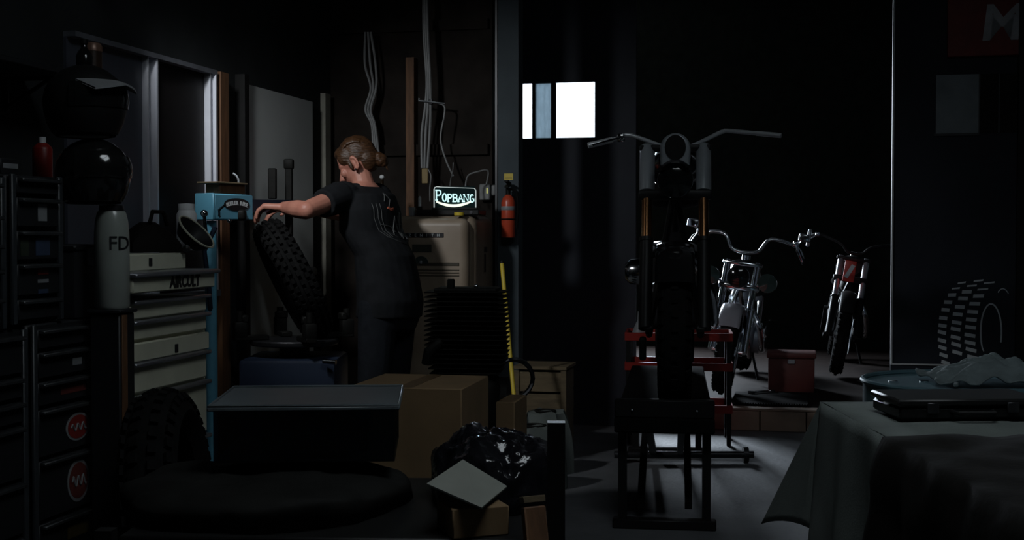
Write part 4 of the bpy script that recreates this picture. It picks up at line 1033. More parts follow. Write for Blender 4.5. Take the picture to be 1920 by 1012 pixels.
# back print, projected on the shirt
bv = BVHTree.FromPolygons([pe.matrix_basis @ v.co for v in sho_.data.vertices], [tuple(p.vertices) for p in sho_.data.polygons])
def onback(u, v):                      # u: towards the left side, v: height
    o = Vector((H0.x, H0.y, v))+Lf*u-Fw*.6
    h = bv.ray_cast(o, Fw)
    return (h[0]-Fw*.0015) if h[0] else o+Fw*.45
def stroke(pts, r, m=M_print, name='print_line'):
    out = []
    for i in range(len(pts)-1):
        for t in range(4):
            k = t/4; out.append(onback(pts[i][0]*(1-k)+pts[i+1][0]*k, pts[i][1]*(1-k)+pts[i+1][1]*k))
    out.append(onback(*pts[-1])); MB().tube(out, r, 4).build(name, m, sho_, world=True)
for k in range(3): stroke([(.125-.02*k, 1.35), (.125-.02*k, 1.28), (.105-.02*k, 1.22), (.07-.015*k, 1.19)], .0019)
stroke([(.07, 1.19), (.0, 1.165), (-.08, 1.15)], .0025); stroke([(.06, 1.215), (.0, 1.19), (-.09, 1.175)], .0017)
stroke([(.02, 1.20), (-.01, 1.29), (-.045, 1.19)], .0031); stroke([(-.04, 1.29), (-.09, 1.19), (-.02, 1.25), (-.11, 1.25), (-.05, 1.18), (-.065, 1.31)], .0028)
stroke([(.05, 1.36), (.03, 1.40), (.0, 1.37), (.03, 1.33)], .0025); stroke([(.04, 1.33), (.02, 1.32), (.0, 1.325)], .0074, M_printor); stroke([(.09, 1.25), (.03, 1.24), (.0, 1.215)], .0031)
stroke([(-.1, 1.33), (-.12, 1.25), (-.10, 1.18)], .0020); stroke([(-.12, 1.34), (-.14, 1.25), (-.12, 1.17)], .0020)
# ------------------------------------------------------------------ refrigerator and what stands on it
fc = Vector((-.206, 6.60, 0)); FW_, FD_, FH_ = .62, .50, 1.30
fr_o = thing('refrigerator', 'vintage cream rounded refrigerator with worn enamel and dark badges', 'refrigerator', fc-NA*FW_/2+UW*FD_/2, RZ)
def fx(px, py, d=0):                    # pixel to fridge front plane (local x, z)
    wf_ = fc.dot(UW)-d; a, z = onW(px, py, wf_); return a-(fc.dot(NA)-FW_/2), z
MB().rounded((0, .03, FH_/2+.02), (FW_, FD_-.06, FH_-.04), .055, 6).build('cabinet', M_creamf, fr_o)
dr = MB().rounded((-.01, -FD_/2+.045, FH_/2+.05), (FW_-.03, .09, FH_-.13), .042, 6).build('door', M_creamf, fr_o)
yf = -FD_/2-.001
x0, z0 = fx(832, 441); x1, _ = fx(745, 441)
bd = MB().box(((x0+x1)/2, yf, z0), (x0-x1, .006, .023), bev=.002).build('badge', M_ink, dr)
for i, c in enumerate('ZENITH'):
    xx, zz = fx(822-10.6*(5-i), 441)
    text_mesh(c, .020, Matrix.Translation((xx, yf-.004, zz)) @ Matrix.Rotation(PI/2, 4, 'X'), .0005).build('badge_letter', M_greyp, bd, smooth=False)
xa, za = fx(773, 458); xb, zb_ = fx(809, 473)
MB().box(((xa+xb)/2, yf, (za+zb_)/2), (xb-xa, .004, za-zb_), bev=.001).build('label_plate', mat('plate_dkgreen', (.035, .04, .03), .6), dr)
xe, ze = fx(790, 490)
em = MB().prism([(.040*math.cos(t*PI/16), .040*math.sin(t*PI/16)) for t in range(17)], 0, .004, Matrix.Translation((xe, yf, ze-.012)) @ Matrix.Rotation(PI/2, 4, 'X')).build('emblem', mat('emblem_green', (.07, .10, .095), .35, .5), dr, smooth=False)
MB().ball((xe, yf-.004, ze-.004), .010).build('emblem_stud', M_satin, em)
xs0, zs = fx(776, 495); xs1, _ = fx(861, 495)
MB().box(((xs0+xs1)/2, yf, zs), (xs1-xs0, .006, .016), bev=.002).build('trim_bar', mat('trim_brown', (.07, .06, .045), .5, .3), dr)
for k in range(3):
    _, zz = fx(800, 506+5.2*k); MB().box(((xs0+xs1)/2+.01, yf, zz), (xs1-xs0-.02, .005, .005), bev=.001).build('trim_line', mat('trim_thin', (.10, .085, .06), .5, .3), dr)
for sx in (-.24, .24):
    for sy in (-.16, .18): MB().cyl((sx, sy, 0), (sx, sy, .05), .022).build('foot', M_black, fr_o)
mb = MB().rounded((FW_/2+.001, .02, 1.05), (.006, .03, .10), .0025, 2).rounded((FW_/2+.001, .035, 1.12), (.006, .06, .03), .0025, 2); mb.build('rust_patch', mat('rust', (.05, .035, .03), .8), fr_o)
FT = FH_+.0005
# black stand under the sign
sgc = P(853, 400, 6.78)
rk = thing('amplifier', 'flat black amplifier box on top of the cream refrigerator', 'amplifier', (sgc.x-.02, sgc.y+.02, FT), RZ)
MB().box((0, 0, .017), (.34, .16, .030), bev=.004).build('case', M_plastic, rk)
for s in (-.13, .13): MB().cyl((s, -.085, .017), (s, -.078, .017), .009).build('knob', M_darkmetal, rk)
# glowing sign with POPBANG lettering
sgn = thing('light_sign', 'glowing edge-lit sign with pale western lettering on the cream refrigerator', 'sign', (sgc.x, sgc.y, FT+.0330), RZ*.35)
sW, sH = .222, .112
MB().box((0, .004, .005), (sW+.02, .05, .010), bev=.002).build('base', M_plastic, sgn)
MB().box((0, 0, .01+sH/2), (sW-.008, .005, sH), bev=.001).build('panel', mat('acrylic_dark', (.012, .028, .03), .15), sgn)
r_ = .0032
MB().tube([(-sW/2, 0, .008), (-sW/2, 0, sH-.004), (-sW/2+.004, 0, sH+.004), (-sW/2+.012, 0, sH+.008), (sW/2-.010, 0, sH+.0), (sW/2-.003, 0, sH-.006), (sW/2, 0, sH-.014), (sW/2, 0, .006)], r_, 8).build('edge_light', M_acry, sgn)
def letter(ch, x, z, w, h, m=M_neon):
    t = .0036; L = []
    sf = w*.22
    if ch == 'P': L = [[(0, 0), (0, h)], [(0, h), (w*.6, h), (w*.9, h*.88), (w*.9, h*.62), (w*.6, h*.48), (0, h*.48)], [(-sf, 0), (sf*1.3, 0)], [(-sf, h), (sf, h)]]
    if ch == 'O': L = [[(w*.5+w*.45*math.cos(a*PI/8), h/2+h*.5*math.sin(a*PI/8)) for a in range(17)]]
    if ch == 'B': L = [[(0, 0), (0, h)], [(0, h), (w*.6, h), (w*.85, h*.88), (w*.8, h*.6), (w*.5, h*.52), (0, h*.52)], [(w*.5, h*.52), (w*.9, h*.4), (w*.95, h*.15), (w*.6, 0), (0, 0)], [(-sf, 0), (0, 0)], [(-sf, h), (0, h)]]
    if ch == 'A': L = [[(0, 0), (w*.5, h), (w, 0)], [(w*.2, h*.36), (w*.8, h*.36)], [(-sf, 0), (sf, 0)], [(w-sf, 0), (w+sf, 0)]]
    if ch == 'N': L = [[(0, 0), (0, h), (w, 0), (w, h)], [(-sf, 0), (sf, 0)], [(-sf, h), (sf, h)], [(w-sf, h), (w+sf, h)]]
    if ch == 'G': L = [[(w*.5+w*.45*math.cos(a*PI/8), h/2+h*.5*math.sin(a*PI/8)) for a in range(2, 15)]+[(w*.95, h*.12), (w*.95, h*.45), (w*.55, h*.45)]]
    mb = MB()
    for l in L: mb.tube([(x+u, -.005, z+v) for u, v in l], t, 6)
    mb.build('letter_'+ch.lower(), m, sgn)
xs = [(-.098, .026, .050, .052), (-.066, .022, .044, .040), (-.036, .020, .042, .038), (-.008, .022, .042, .038), (.019, .024, .042, .038), (.049, .022, .042, .036), (.080, .022, .038, .040)]
for c, (x, w_, z_, h_) in zip('POPBANG', xs): letter(c, x, z_, w_, h_)
sw = MB(); pts = []; rs = []
for i in range(21):
    t = -1+2*i/20; pts.append((t*.092-.006, -.005, .020+.022*t*t)); rs.append(.0042+.0032*(1-t*t))
sw.tube(pts, rs, 8).build('swoosh', M_neonw, sgn)
# small things on the fridge
yp = P(861, 399, 6.66)
yt = thing('tape_roll', 'small yellow tape roll lying on the front of the refrigerator', 'tape', (yp.x, yp.y, FT), 0)
MB().lathe([(.014, 0), (.026, 0), (.026, .016), (.014, .016)], 24, closed=True).build('tape', M_yellow, yt); MB().lathe([(.011, .001), (.0135, .001), (.0135, .015), (.011, .015)], 20, closed=True).build('core', M_card, yt)
cp = P(773, 396, 6.8)
cu = thing('steel_cup', 'small grey steel cup standing on the refrigerator beside the person', 'cup', (cp.x, cp.y, FT))
MB().lathe([(0, 0), (.016, 0), (.019, .045), (.0175, .045), (.0145, .003), (0, .003)], 20).build('cup', M_satin, cu); MB().tube([(.018, 0, .035), (.03, 0, .03), (.028, 0, .015), (.016, 0, .012)], .002, 6).build('handle', M_satin, cu)
wp = P(787, 380, 6.82)
wb = thing('glue_bottle', 'slim white glue bottle with black base standing on the refrigerator', 'bottle', (wp.x, wp.y, FT))
MB().cyl((0, 0, 0), (0, 0, .05), .014).build('base', M_plastic, wb); MB().lathe([(.0085, .05), (.0085, .095), (.004, .105), (0, .106)], 14).build('tube', M_white, wb)
bp_ = P(716, 330, 6.86)
bb = thing('glass_bottle', 'dark glass bottle with a white stopper on the refrigerator behind the person', 'bottle', (bp_.x, bp_.y, FT))
MB().lathe([(0, 0), (.028, 0), (.03, .01), (.03, .10), (.012, .14), (.010, .195), (0, .195)], 20).build('bottle', M_amber, bb); MB().ball((0, 0, .208), .013).build('stopper', M_white, bb)
# white socket box on the wall with yellow light
sx_ = onW(910, 360, 6.97)
sk = thing('socket_box', 'white wall socket box with a small yellow indicator light', 'socket', RP(sx_[0], 6.998, sx_[1]-.045), RZ)
MB().box((0, -.025, .045), (.062, .05, .09), bev=.006).build('box', M_cable, sk); MB().box((.016, -.0515, .052), (.006, .003, .030)).build('indicator', M_led, sk, smooth=False)
MB().rounded((.048, -.02, .055), (.024, .035, .06), .008, 3).build('plug', M_cable, sk)
# ------------------------------------------------------------------ cables on the back wall
def cable(name, label, lines, r, group=None, m=M_cable):
    c0 = lines[0][0]; th_ = thing(name, label, 'cable', P(c0[0], c0[1], c0[2]), 0, group)
    for l in lines: 
        pts = [P(*q) for q in l]; out = []
        for i in range(len(pts)-1):
            p0 = pts[max(i-1, 0)]; p1 = pts[i]; p2 = pts[i+1]; p3 = pts[min(i+2, len(pts)-1)]
            for k in range(5):
                t = k/5; out.append(.5*((2*p1)+(p2-p0)*t+(2*p0-5*p1+4*p2-p3)*t*t+(3*p1-p0-3*p2+p3)*t**3))
        out.append(pts[-1]); MB().tube(out, r, 6).build('strand', m, th_, world=True)
    return th_
YB = 7.12
cbA = cable('cable_bundle', 'thick bundle of grey cables hanging from the ceiling to a wooden plug block', [[(797+d, -30, YB), (798+d*1.2, 60, YB-.01), (803+d, 150, YB-.012), (802+d*1.6, 200, YB-.01), (798+d*2.4, 250, YB), (796+d*1.6, 315, YB)] for d in (-3, 0, 3.2)], .0075)
MB().box(P(797, 330, YB), (.035, .03, .085), bev=.004).build('plug_block', mat('plug_wood', (.30, .22, .10), .7), cbA, world=True)
cable('cable_bundle', 'loose wavy bundle of grey cables hanging on the wall behind the head of the person', [[(690+d, 60, YB+.1), (694+d*2, 120, YB+.1), (700+d, 165, YB+.1), (690+d, 205, YB+.1), (700+d*.6, 235, YB+.1), (705+d, 290, YB+.1)] for d in (-5, 0, 5)], .007)
cable('cable', 'single grey cable looping from the wall hook down to the socket', [[(785, 189, YB-.02), (815, 192, YB-.02), (832, 198, YB-.02), (833, 215, YB-.02), (826, 260, YB-.02), (836, 300, YB-.02), (850, 330, YB-.02)]], .005)
cable('cable', 'thin grey cable running from the sign up to the socket box', [[(872, 355, 6.95), (877, 330, 6.99), (895, 322, 7.0), (915, 320, 7.02), (912, 345, 7.04)]], .0045)
cable('cable', 'thin cord hanging straight above the glowing sign', [[(843, 358, 6.80), (845, 338, 6.95), (849, 320, 7.1), (850, 305, 7.15)]], .003)
cable('cable', 'thin loose cord dropping from the wooden plug block', [[(803, 318, YB-.02), (808, 330, YB-.03), (806, 352, YB-.06), (806, 378, YB-.1)]], .0035)
hk = thing('wall_hook', 'grey steel wall hook rod carrying the cables', 'hook', P(808, 190, YB+.02))
MB().tube([P(786, 184, YB-.03), P(785, 189, YB-.03), P(800, 190, YB-.03), P(834, 194, YB-.03)], .004, 6).build('rod', M_satin, hk, world=True)
MB().box(P(808, 191, YB+.0), (.02, .05, .03), bev=.003).build('mount', M_darkmetal, hk, world=True)
# ------------------------------------------------------------------ extinguisher and sticker on the column
ex = RP(onW(953, 400, 6.80)[0], 6.80, 0); ez0 = onW(953, 445, 6.80)[1]
eo = thing('fire_extinguisher', 'small red fire extinguisher with pale band hung on the steel column', 'fire extinguisher', (ex.x, ex.y, ez0), RZ)
MB().lathe([(0, 0), (.034, 0), (.038, .006), (.038, .19), (.030, .215), (.014, .232), (0, .232)], 28).build('cylinder', M_redor, eo)
MB().lathe([(.0386, .148), (.0392, .149), (.0392, .168), (.0386, .169)], 28, caps=False).build('band', M_stgrey, eo)
MB().cyl((0, 0, .23), (0, 0, .27), .014).box((0, -.01, .28), (.02, .08, .012), rot=(.15, 0, 0)).box((0, -.01, .30), (.02, .09, .01), rot=(-.15, 0, 0)).build('valve', M_iron, eo)
MB().tube([(0.015, -.0, .262), (.05, -.01, .25), (.058, -.015, .16), (.05, -.015, .05)], .006, 8).build('hose', M_rubber, eo)
MB().tube([(.040*math.cos(a*PI/12), .040*math.sin(a*PI/12), .10) for a in range(24)], .004, 6, closed=True).box((0, .047, .10), (.03, .02, .05)).build('bracket', M_iron, eo)
ys = onW(953, 331, 6.85); yso = thing('sticker', 'small yellow warning sticker on the steel column above the extinguisher', 'sticker', RP(ys[0], 6.8585, ys[1]), RZ)
MB().box((0, 0, 0), (.05, .002, .036)).build('sheet', M_yellow, yso, smooth=False); MB().box((0, -.0015, -.008), (.04, .001, .004)).build('print_line', M_ink, yso, smooth=False)
# yellow broom stick
y0 = P(941, 492, 6.60); y1 = P(957, 668, 6.42)
bs = thing('broom', 'yellow broom handle leaning against the steel column', 'broom', (y1.x, y1.y, 0))
dd = (y1-y0); yb = y0+dd*((y0.z-.10)/(y0.z-y1.z))
MB().cyl(y0, yb, .011, n=12).build('handle', M_yellow, bs, world=True)
MB().box(yb-Vector((0, 0, .02)), (.26, .05, .05), bev=.008).build('head', M_iron, bs, world=True)
MB().box(yb-Vector((0, 0, .0725)), (.25, .045, .055), bev=.004).build('bristles', M_rubber, bs, world=True)
MB().ball(y0, .013).build('cap', M_black, bs, world=True)
# ------------------------------------------------------------------ engine on its stand
EX, EY = P(877, 600, 5.35).x, 5.35
eg = thing('engine', 'black air-cooled motorcycle engine with wide cooling fins on a stand', 'engine', (EX, EY, .3605), RZ*.4)
zb0 = P(877, 700, EY).z-.3605; zt0 = P(877, 546, EY).z-.3605
MB().rounded((0, 0, .14), (.30, .26, .24), .07, 5).cyl((-.17, 0, .15), (.17, 0, .15), .095, n=28).build('crankcase', M_iron, eg)
fn = MB(); n_ = 18
for i in range(n_):
    z = .27+(zt0-.27)*i/(n_-1); w_ = .335 if i > 3 else .29+.012*i
    fn.rounded((0, 0, z), (w_, .24, .0055), .0025, 1)
fn.build('cooling_fins', M_iron, eg)
MB().rounded((0, 0, (.25+zt0)/2), (.24, .20, zt0-.22), .03, 3).build('cylinder_block', M_iron, eg)
MB().rounded((0, .0, zt0+.006), (.26, .2, .022), .008, 2).box((-.065, -.04, zt0+.028), (.03, .03, .05), bev=.004).build('cylinder_head', M_iron, eg)
MB().ball((.045, -.08, zt0+.024), .010).cyl((.045, -.08, zt0), (.045, -.08, zt0+.02), .006).build('spark_plug', M_chrome, eg)
MB().cyl((.0, -.13, .20), (0, -.14, .20), .011).build('bolt', M_satin, eg)
MB().tube([(-.10, -.10, .40), (-.145, -.13, .36), (-.155, -.12, .31)], .022, 10).build('intake', M_iron, eg)
es = thing('engine_stand', 'black steel engine stand on the floor carrying the finned engine', 'stand', (EX, EY, 0), RZ*.4)
MB().box((0, 0, .345), (.36, .30, .03), bev=.004).build('plate', M_iron, es)
for sx in (-1, 1):
    for sy in (-1, 1): MB().tube([(sx*.15, sy*.12, .34), (sx*.2, sy*.18, .0)], .016, 8).build('leg', M_iron, es)
# rubber hose coil by the stand
hc = P(950, 668, 5.6)
hco = thing('hose_coil', 'coiled grey rubber hose standing beside the engine', 'hose', (hc.x+.03, hc.y, 0), 0)
zc = hc.z-.10
MB().tube([(.085*math.cos(a*PI/10), .02*math.sin(a*.7), .57+.085*math.sin(a*PI/10)) for a in range(44)], .010, 8).build('coil', M_darkmetal, hco)
MB().box((0, .03, .24), (.03, .03, .48)).box((0, .03, .012), (.2, .2, .024)).build('post', M_iron, hco, smooth=False)
# ------------------------------------------------------------------ boxes in the middle ground
def carton(name, label, c, w, d, h, rot, open_=False, m=M_card):
    b = thing(name, label, 'box', c, rot)
    if open_:
        t = .006
        for sx, sy, ww, dd_ in ((0, -1, w, t), (0, 1, w, t), (-1, 0, t, d), (1, 0, t, d)):
            MB().box((sx*(w-t)/2, sy*(d-t)/2, h/2), (ww, dd_, h)).build('side', m, b, smooth=False)
        MB().box((0, 0, .004), (w-.01, d-.01, .006)).build('bottom', m, b, smooth=False)
    else:
        MB().box((0, 0, h/2), (w, d, h), bev=.003).build('carton', m, b)
        MB().box((0, 0, h+.0008), (.05, d*.98, .001)).build('tape', mat('parcel_tape', (.16, .10, .05), .35), b, smooth=False)
    return b
b1p = P(795, 718, 4.33)
bx1 = carton('cardboard_box', 'tall brown cardboard box standing in front of the engine stand', (b1p.x-.01, 4.33, 0), .38, .40, .705, RZ*.9)
b2p = P(957, 790, 4.75)
carton('cardboard_box', 'narrow cardboard box beside the tall brown box', (b2p.x+.005, 4.80, 0), .07, .22, .585, RZ)
crp = P(1022, 715, 6.95)
cr = thing('wooden_crate', 'small weathered wooden crate on the floor by the dark door', 'crate', (crp.x, 6.95, 0), RZ)
for k in range(4):
    MB().box((0, -.125, .06+.118*k), (.27, .014, .105), bev=.002).build('plank', M_crate, cr, smooth=False)
    MB().box((0, .125, .06+.118*k), (.27, .014, .105), bev=.002).build('plank', M_crate, cr, smooth=False)
for s in (-1, 1):
    MB().box((s*.128, 0, .24), (.014, .25, .46), bev=.002).build('end_board', M_crate, cr, smooth=False)
    MB().box((s*.128, -.138, .24), (.03, .012, .47), bev=.002).build('batten', M_crate, cr, smooth=False)
MB().box((0, 0, .489), (.29, .29, .018), bev=.002).build('lid', M_crate, cr, smooth=False)
# folded sacks on the floor by the crate
for k, (px, py, Y) in enumerate(((1022, 772, 6.45), (1003, 800, 6.05))):
    c = P(px, py, Y); c.z = 0
    sk_ = MB(); n = 14
    hh = CAMZ-(py-440)/FPX*Y
    rings = []
    for i in range(6):
        t = i/5; q = 1-.35*t**3
        rings.append([(.14*q*math.cos(2*PI*j/20)*(1+.12*math.sin(j*1.7+k)), .12*q*math.sin(2*PI*j/20)*(1+.1*math.sin(j*2.3)), hh*t*(1+.03*math.sin(j*1.3+k))) for j in range(20)])
    sk_.loft(rings)
    o = thing('sack', ('grey woven sack slumped upright before the wooden crate', 'low grey sack slumped in front of another sack')[k], 'sack', c)
    sk_.build('sack', M_cloth, o); MB().tube([(.05*math.cos(2*PI*j/14), .045*math.sin(2*PI*j/14), hh+.004) for j in range(14)], .006, 6, closed=True).build('tie', M_tarp, o)
# ------------------------------------------------------------------ foreground cart with bin, liner, sheet
CT = thing('steel_cart', 'black steel shelf cart carrying the clear storage bin', 'cart', (-.38, 3.12, 0), -.04)
CW, CD, CZ = .98, .74, .54
for sx in (-1, 1):
    for sy in (-1, 1):
        h_ = .80 if sx > 0 and sy < 0 else .56
        MB().box((sx*CW/2, sy*CD/2, h_/2), (.038, .038, h_)).build('post', M_black, CT, smooth=False)
MB().box((0, 0, CZ-.015), (CW-.04, CD-.04, .03), bev=.004).build('shelf', M_black, CT)
MB().box((0, 0, .15), (CW-.04, CD-.04, .03), bev=.004).build('shelf', M_black, CT)
# black liner heap over the shelf
from mathutils import noise
def heap(rx, ry, h, seed, amp, flat=.5):
    mb = MB(); nu, nv = 96, 40; pts = []; fs = []
    def crumple(p, f): 
        return 1-abs(noise.noise(p*f))*2.2
    for i in range(nv+1):
        t = i/nv; q = math.sin(t*PI/2); hh = math.cos(t*PI/2)**flat
        for j in range(nu):
            a = 2*PI*j/nu; d = Vector((math.cos(a)*q, math.sin(a)*q, hh*.6+seed))
            n1 = noise.noise(d*1.7); n2 = crumple(d, 3.1); n3 = crumple(d+Vector((3, 1, 2)), 6.3)
            rr = q*(1+.13*n1+amp*(.05*n2+.02*n3)*t); z = h*hh*(1+.18*n1)+amp*h*(.14*n2+.06*n3)*hh
            pts.append((rx*rr*math.cos(a), ry*rr*math.sin(a), max(0, z) if t < 1 else 0))
    for i in range(nv):
        for j in range(nu):
            j2 = (j+1) % nu; fs.append((i*nu+j, i*nu+j2, (i+1)*nu+j2, (i+1)*nu+j))
    fs.append(tuple(range(nu))); fs.append(tuple(reversed(range(nv*nu, nv*nu+nu))))
    return mb.add(pts, fs)
hp = heap(.33, .30, .085, 1.3, .35, .28)
o = hp.build('folded_tarp', M_tarp, loc=(-.60, 3.12, CZ+.001), ang=3); tag(o, 'dark crumpled tarpaulin heaped under the clear storage bin', 'tarpaulin')
hp = heap(.155, .235, .15, 5.1, 1.0)
o = hp.build('bin_liner', M_bag, loc=(-.045, 3.20, CZ+.001), ang=3); tag(o, 'shiny crumpled black bin liner on the steel cart beside the clear bin', 'bin liner')
# clear bin with lid
bc = [P(385, 770, 3.06), P(700, 773, 3.05), P(779, 738, 3.40), P(482, 728, 3.52)]
bcx = sum((p.x for p in bc))/4; bcy = sum((p.y for p in bc))/4
bn = thing('storage_bin', 'clear plastic storage bin with a flat lid on the dark tarpaulin', 'storage bin', (bcx-.005, bcy, CZ+.112), math.radians(3.5))
BW, BD_, BH = .46, .40, .125
for sx, sy, ww, dd_ in ((0, -1, BW-.03, .004), (0, 1, BW-.03, .004), (-1, 0, .004, BD_-.03), (1, 0, .004, BD_-.03)):
    MB().box((sx*(BW-.03)/2, sy*(BD_-.03)/2, BH/2), (ww, dd_, BH)).build('side', M_tint, bn, smooth=False)
MB().box((0, 0, .003), (BW-.035, BD_-.035, .005)).build('bottom', M_plastic, bn, smooth=False)
ld = MB().box((0, 0, BH+.006), (BW, BD_, .011), bev=.003).build('lid', mat('lid_frosted', (.11, .13, .14), .3, 0, .3, 5), bn)
MB().tube([(s1_*(BW/2-.004), s2_*(BD_/2-.004), BH+.013) for s1_, s2_ in ((-1, -1), (1, -1), (1, 1), (-1, 1))], .004, 6, closed=True).build('lid_rim', MATS['lid_frosted'], ld)
MB().box((.02, .0, .05), (.26, .24, .08), bev=.01).build('contents', M_plastic, bn)
# grey card sheet lying against the liner
q4 = [P(800, 906, 2.80), P(868, 861, 2.98), P(951, 911, 2.90), P(903, 951, 2.72)]
cc = sum(q4, Vector())/4
nrm = (q4[1]-q4[0]).cross(q4[3]-q4[0]).normalized()
if nrm.z > 0: nrm = -nrm
mb = MB(); mb.add(q4+[p+nrm*.004 for p in q4], [(0, 1, 2, 3), (7, 6, 5, 4), (0, 4, 5, 1), (1, 5, 6, 2), (2, 6, 7, 3), (3, 7, 4, 0)])
cs = thing('card_box', 'open grey cardboard box with a pale flap in front of the bin liner', 'box', (cc.x, cc.y, CZ+.0005), .35)
mb.build('flap', M_cardgr, cs, world=True, smooth=False)
lowz = min(p.z for p in q4)-CZ-.012
MB().box((-.0, -.02, lowz/2), (.13, .12, lowz), bev=.003).build('carton', M_card, cs)
# leaning plank offcut
la, lb_ = P(1003, 888, 3.35), P(1010, 1100, 3.2)
la = P(992, 880, 3.05); 
lp = thing('timber_offcut', 'short brown timber offcut leaning on the post of the steel cart', 'timber', (.06, 2.62, 0))
Mp = Mx(Vector((.105, 2.55, .0)), Vector((.045, 2.68, .62)))
MB().box((0, 0, .335), (.05, .022, .62), Mp, .003).build('timber', M_wood, lp, world=True)
MB().box((0, -.0, .66), (.051, .023, .014), Mp, .001).build('sawn_end', M_crate, lp, world=True)
# ------------------------------------------------------------------ right: table with cloth, drum, rag
tx0, tx1, ty0, ty1, tz = .86, 1.80, 1.55, 3.50, .735
tb = thing('work_table', 'long wooden work table hidden under the dark cloth', 'table', ((tx0+tx1)/2, (ty0+ty1)/2, 0))
MB().box((0, 0, tz-.02), (tx1-tx0, ty1-ty0, .04), bev=.004).build('tabletop', M_crate, tb)
for sx in (-1, 1):
    for sy in (-1, 1): MB().box((sx*((tx1-tx0)/2-.06), sy*((ty1-ty0)/2-.06), (tz-.04)/2), (.05, .05, tz-.04)).build('leg', M_crate, tb, smooth=False)
cm = MB(); nu, nv = 90, 22
def side(u, v):                        # drape on the table's side facing the motorcycle
    y = ty0-.0+(ty1-ty0)*u; z = tz+.006-v*.70; f = v**.8
    fold = .020*math.sin(u*46+1.2*math.sin(u*9))+.014*math.sin(u*21+2)+.01*noise.noise(Vector((u*30, v*3, 0)))
    return Vector((tx0-.012-f*(.045+fold*1.3), y+f*.012*math.sin(u*33), z))
cm.grid(side, nu, nv)
cm.grid(lambda u, v: Vector((tx0-.012+(tx1-tx0+.02)*v, ty0+(ty1-ty0)*u, tz+.006+.004*noise.noise(Vector((u*12, v*8, 2))))), 40, 16)
def far(u, v):
    x = tx0-.012+(tx1-tx0+.02)*u; z = tz+.006-v*.36; fold = .018*math.sin(u*26)+.01*math.sin(u*57)
    return Vector((x, ty1+.01+v*(.03+fold), z))
cm.grid(far, 50, 14)
tip = P(1432, 1000, 3.75); 
def gore(u, v):                        # loose corner of the cloth flaring out beyond the table end
    top = Vector((tx0-.012, ty1, tz+.006))
    a = side(1, min(1, v*.50)); b = far(0, v*.9)
    out = Vector((tx0-.16, ty1+.20, tz-.33))
    k = math.sin(PI*u); base = a.lerp(b, u)
    o_ = top.lerp(Vector((P(1425, 950, 3.72).x, 3.72, P(1425, 950, 3.72).z-.05*k)), v)
    return base.lerp(o_, k*.97)
cm.grid(gore, 16, 16)
tcl = cm.build('tablecloth', M_cloth, loc=((tx0+tx1)/2, (ty0+ty1)/2, tz), world=True, ang=3); tag(tcl, 'dark grey-green cloth draped over the long work table', 'tablecloth')
so_ = tcl.modifiers.new('thick', 'SOLIDIFY'); so_.thickness = .003; so_.offset = 0
# black jacket over the side of the table
jk = MB(); yj0, yj1 = 1.75, 2.75
def jside(u, v):
    y = yj0+(yj1-yj0)*u; uu = (y-ty0)/(ty1-ty0); edge = .36+.20*math.sin(u*PI)+.06*math.sin(u*9)
    if v < .4:
        k = v/.4; return Vector((tx0+.34*(1-k)-.02, y, tz+.022+.012*noise.noise(Vector((u*8, v*9, 3)))))
    k = (v-.4)/.6; s_ = side(uu, k*edge/.70)
    return Vector((s_.x-.045-.02*noise.noise(Vector((u*9, v*7, 1))), y, tz+.02-k*edge))
jk.grid(jside, 40, 30)
jo = jk.build('leather_jacket', M_leather, loc=(tx0, (yj0+yj1)/2, tz), world=True, ang=3); tag(jo, 'black leather jacket thrown over the edge of the cloth-covered table', 'jacket')
q_ = jo.modifiers.new('thick', 'SOLIDIFY'); q_.thickness = .012; q_.offset = 1
# black tool box on the table
tbp = Vector((1.12, 3.22, tz+.013))
tbo = thing('tool_case', 'flat black plastic tool case lying on the cloth-covered table', 'tool case', tbp, .05)
MB().box((0, 0, .016), (.36, .20, .030), bev=.006).build('body', M_plastic, tbo); MB().box((0, 0, .042), (.37, .21, .018), bev=.005).build('lid', M_plastic, tbo)
for s_ in (-.1, .1): MB().box((s_, -.107, .03), (.03, .008, .026), bev=.002).build('latch', M_darkmetal, tbo)
MB().tube([(-.05, -.103, .02), (-.045, -.13, .02), (.045, -.13, .02), (.05, -.103, .02)], .006, 8).build('handle', M_plastic, tbo)
# steel drum
dc = P(1800, 712, 4.02); DR = .30
dm = thing('steel_drum', 'blue steel drum with dark red stripe behind the cloth-covered table', 'drum', (dc.x, dc.y, 0))
DZ = dc.z
M_drum = mat('drum_blue', (.10, .18, .21), .35, .3, .3, 5)
MB().lathe([(0, 0), (DR, 0), (DR, .02), (DR-.005, .03), (DR-.005, .25), (DR+.004, .265), (DR-.005, .28), (DR-.005, .50), (DR+.004, .515), (DR-.005, .53), (DR-.005, DZ-.012), (DR-.02, DZ-.012)], 48).build('shell', M_drum, dm)
tp_ = MB().lathe([(0, DZ-.018), (DR-.02, DZ-.018), (DR-.012, DZ-.010)], 48).build('lid', M_drum, dm)
MB().tube([((DR-.004)*math.cos(2*PI*j/48), (DR-.004)*math.sin(2*PI*j/48), DZ-.006) for j in range(48)], .009, 8, closed=True).build('rim', M_drum, dm)
for px, py in ((1675, 698), (1733, 697)):
    p = P(px, py, 4.02+.03); d_ = p-Vector((dc.x, dc.y, 0)); MB().cyl((d_.x, d_.y, DZ-.018), (d_.x, d_.y, DZ-.006), .014, n=12).build('bung', M_chrome, dm)
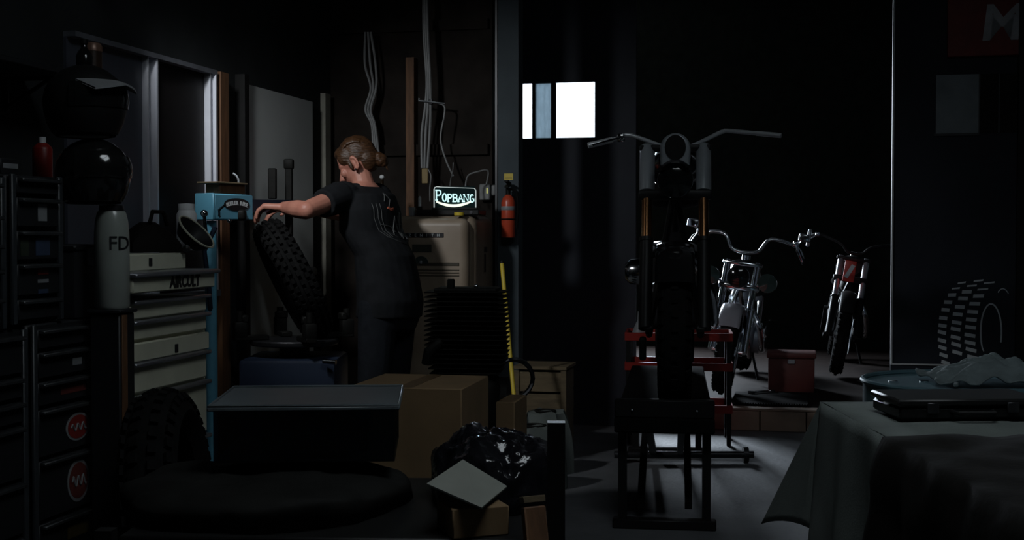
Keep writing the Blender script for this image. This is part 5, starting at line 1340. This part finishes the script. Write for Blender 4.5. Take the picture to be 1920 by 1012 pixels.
st_ = MB(); a0_, a1_ = math.radians(252), math.radians(262)
st_.add([((DR+.0005)*math.cos(a0_+(a1_-a0_)*i/6), (DR+.0005)*math.sin(a0_+(a1_-a0_)*i/6), z) for z in (DZ-.24, DZ-.03) for i in range(7)], [(i, i+1, 8+i, 7+i) for i in range(6)])
plabel(st_.build('stripe', M_red, dm), 'dark red stripe')
# rag heaped on the drum
rgp = P(1868, 700, 4.02)
rg = MB()
nu, nv = 60, 40
def ragf(u, v):
    x = (u-.5)*.36; y = (v-.5)*.26; r = math.hypot(x/.18, y/.13)
    h = .055*max(0, 1-r**2.2)+.022*noise.noise(Vector((x*16, y*22, 4)))+.010*math.sin(x*70+6*math.sin(y*30))*max(0, 1-r*.7)
    return Vector((x*(1+.1*math.sin(v*9)), y, max(.001, .012+h)))
rg.grid(ragf, nu, nv)
o = rg.build('cleaning_rag', M_rag, loc=(rgp.x-.03, rgp.y-.02, DZ-.002), ang=3); tag(o, 'crumpled grey cleaning rag heaped on the blue steel drum', 'rag')
q_ = o.modifiers.new('thick', 'SOLIDIFY'); q_.thickness = .004; q_.offset = 1
rp = P(1793, 690, 3.86)
ro = thing('paint_brush', 'paint brush with pale handle lying on the blue steel drum', 'brush', (rp.x, rp.y, DZ-.0), math.radians(70))
MB().rounded((0, 0, .006), (.09, .014, .010), .004, 2).build('handle', M_rag, ro); MB().box((.06, 0, .007), (.03, .02, .012), bev=.002).build('ferrule', M_chrome, ro); MB().box((.09, 0, .007), (.035, .022, .011), bev=.003).build('bristles', M_iron, ro)
cpp = P(1900, 700, 3.98)
co = thing('steel_mug', 'shiny steel mug standing on the blue steel drum behind the rag', 'mug', (cpp.x+.02, cpp.y-.18, DZ-.0165))
MB().lathe([(0, 0), (.03, 0), (.033, .01), (.033, .075), (.031, .075), (.029, .006), (0, .006)], 28).build('mug', M_chrome, co); MB().tube([(.032, 0, .062), (.055, 0, .058), (.055, 0, .025), (.032, 0, .018)], .004, 8).build('handle', M_chrome, co)
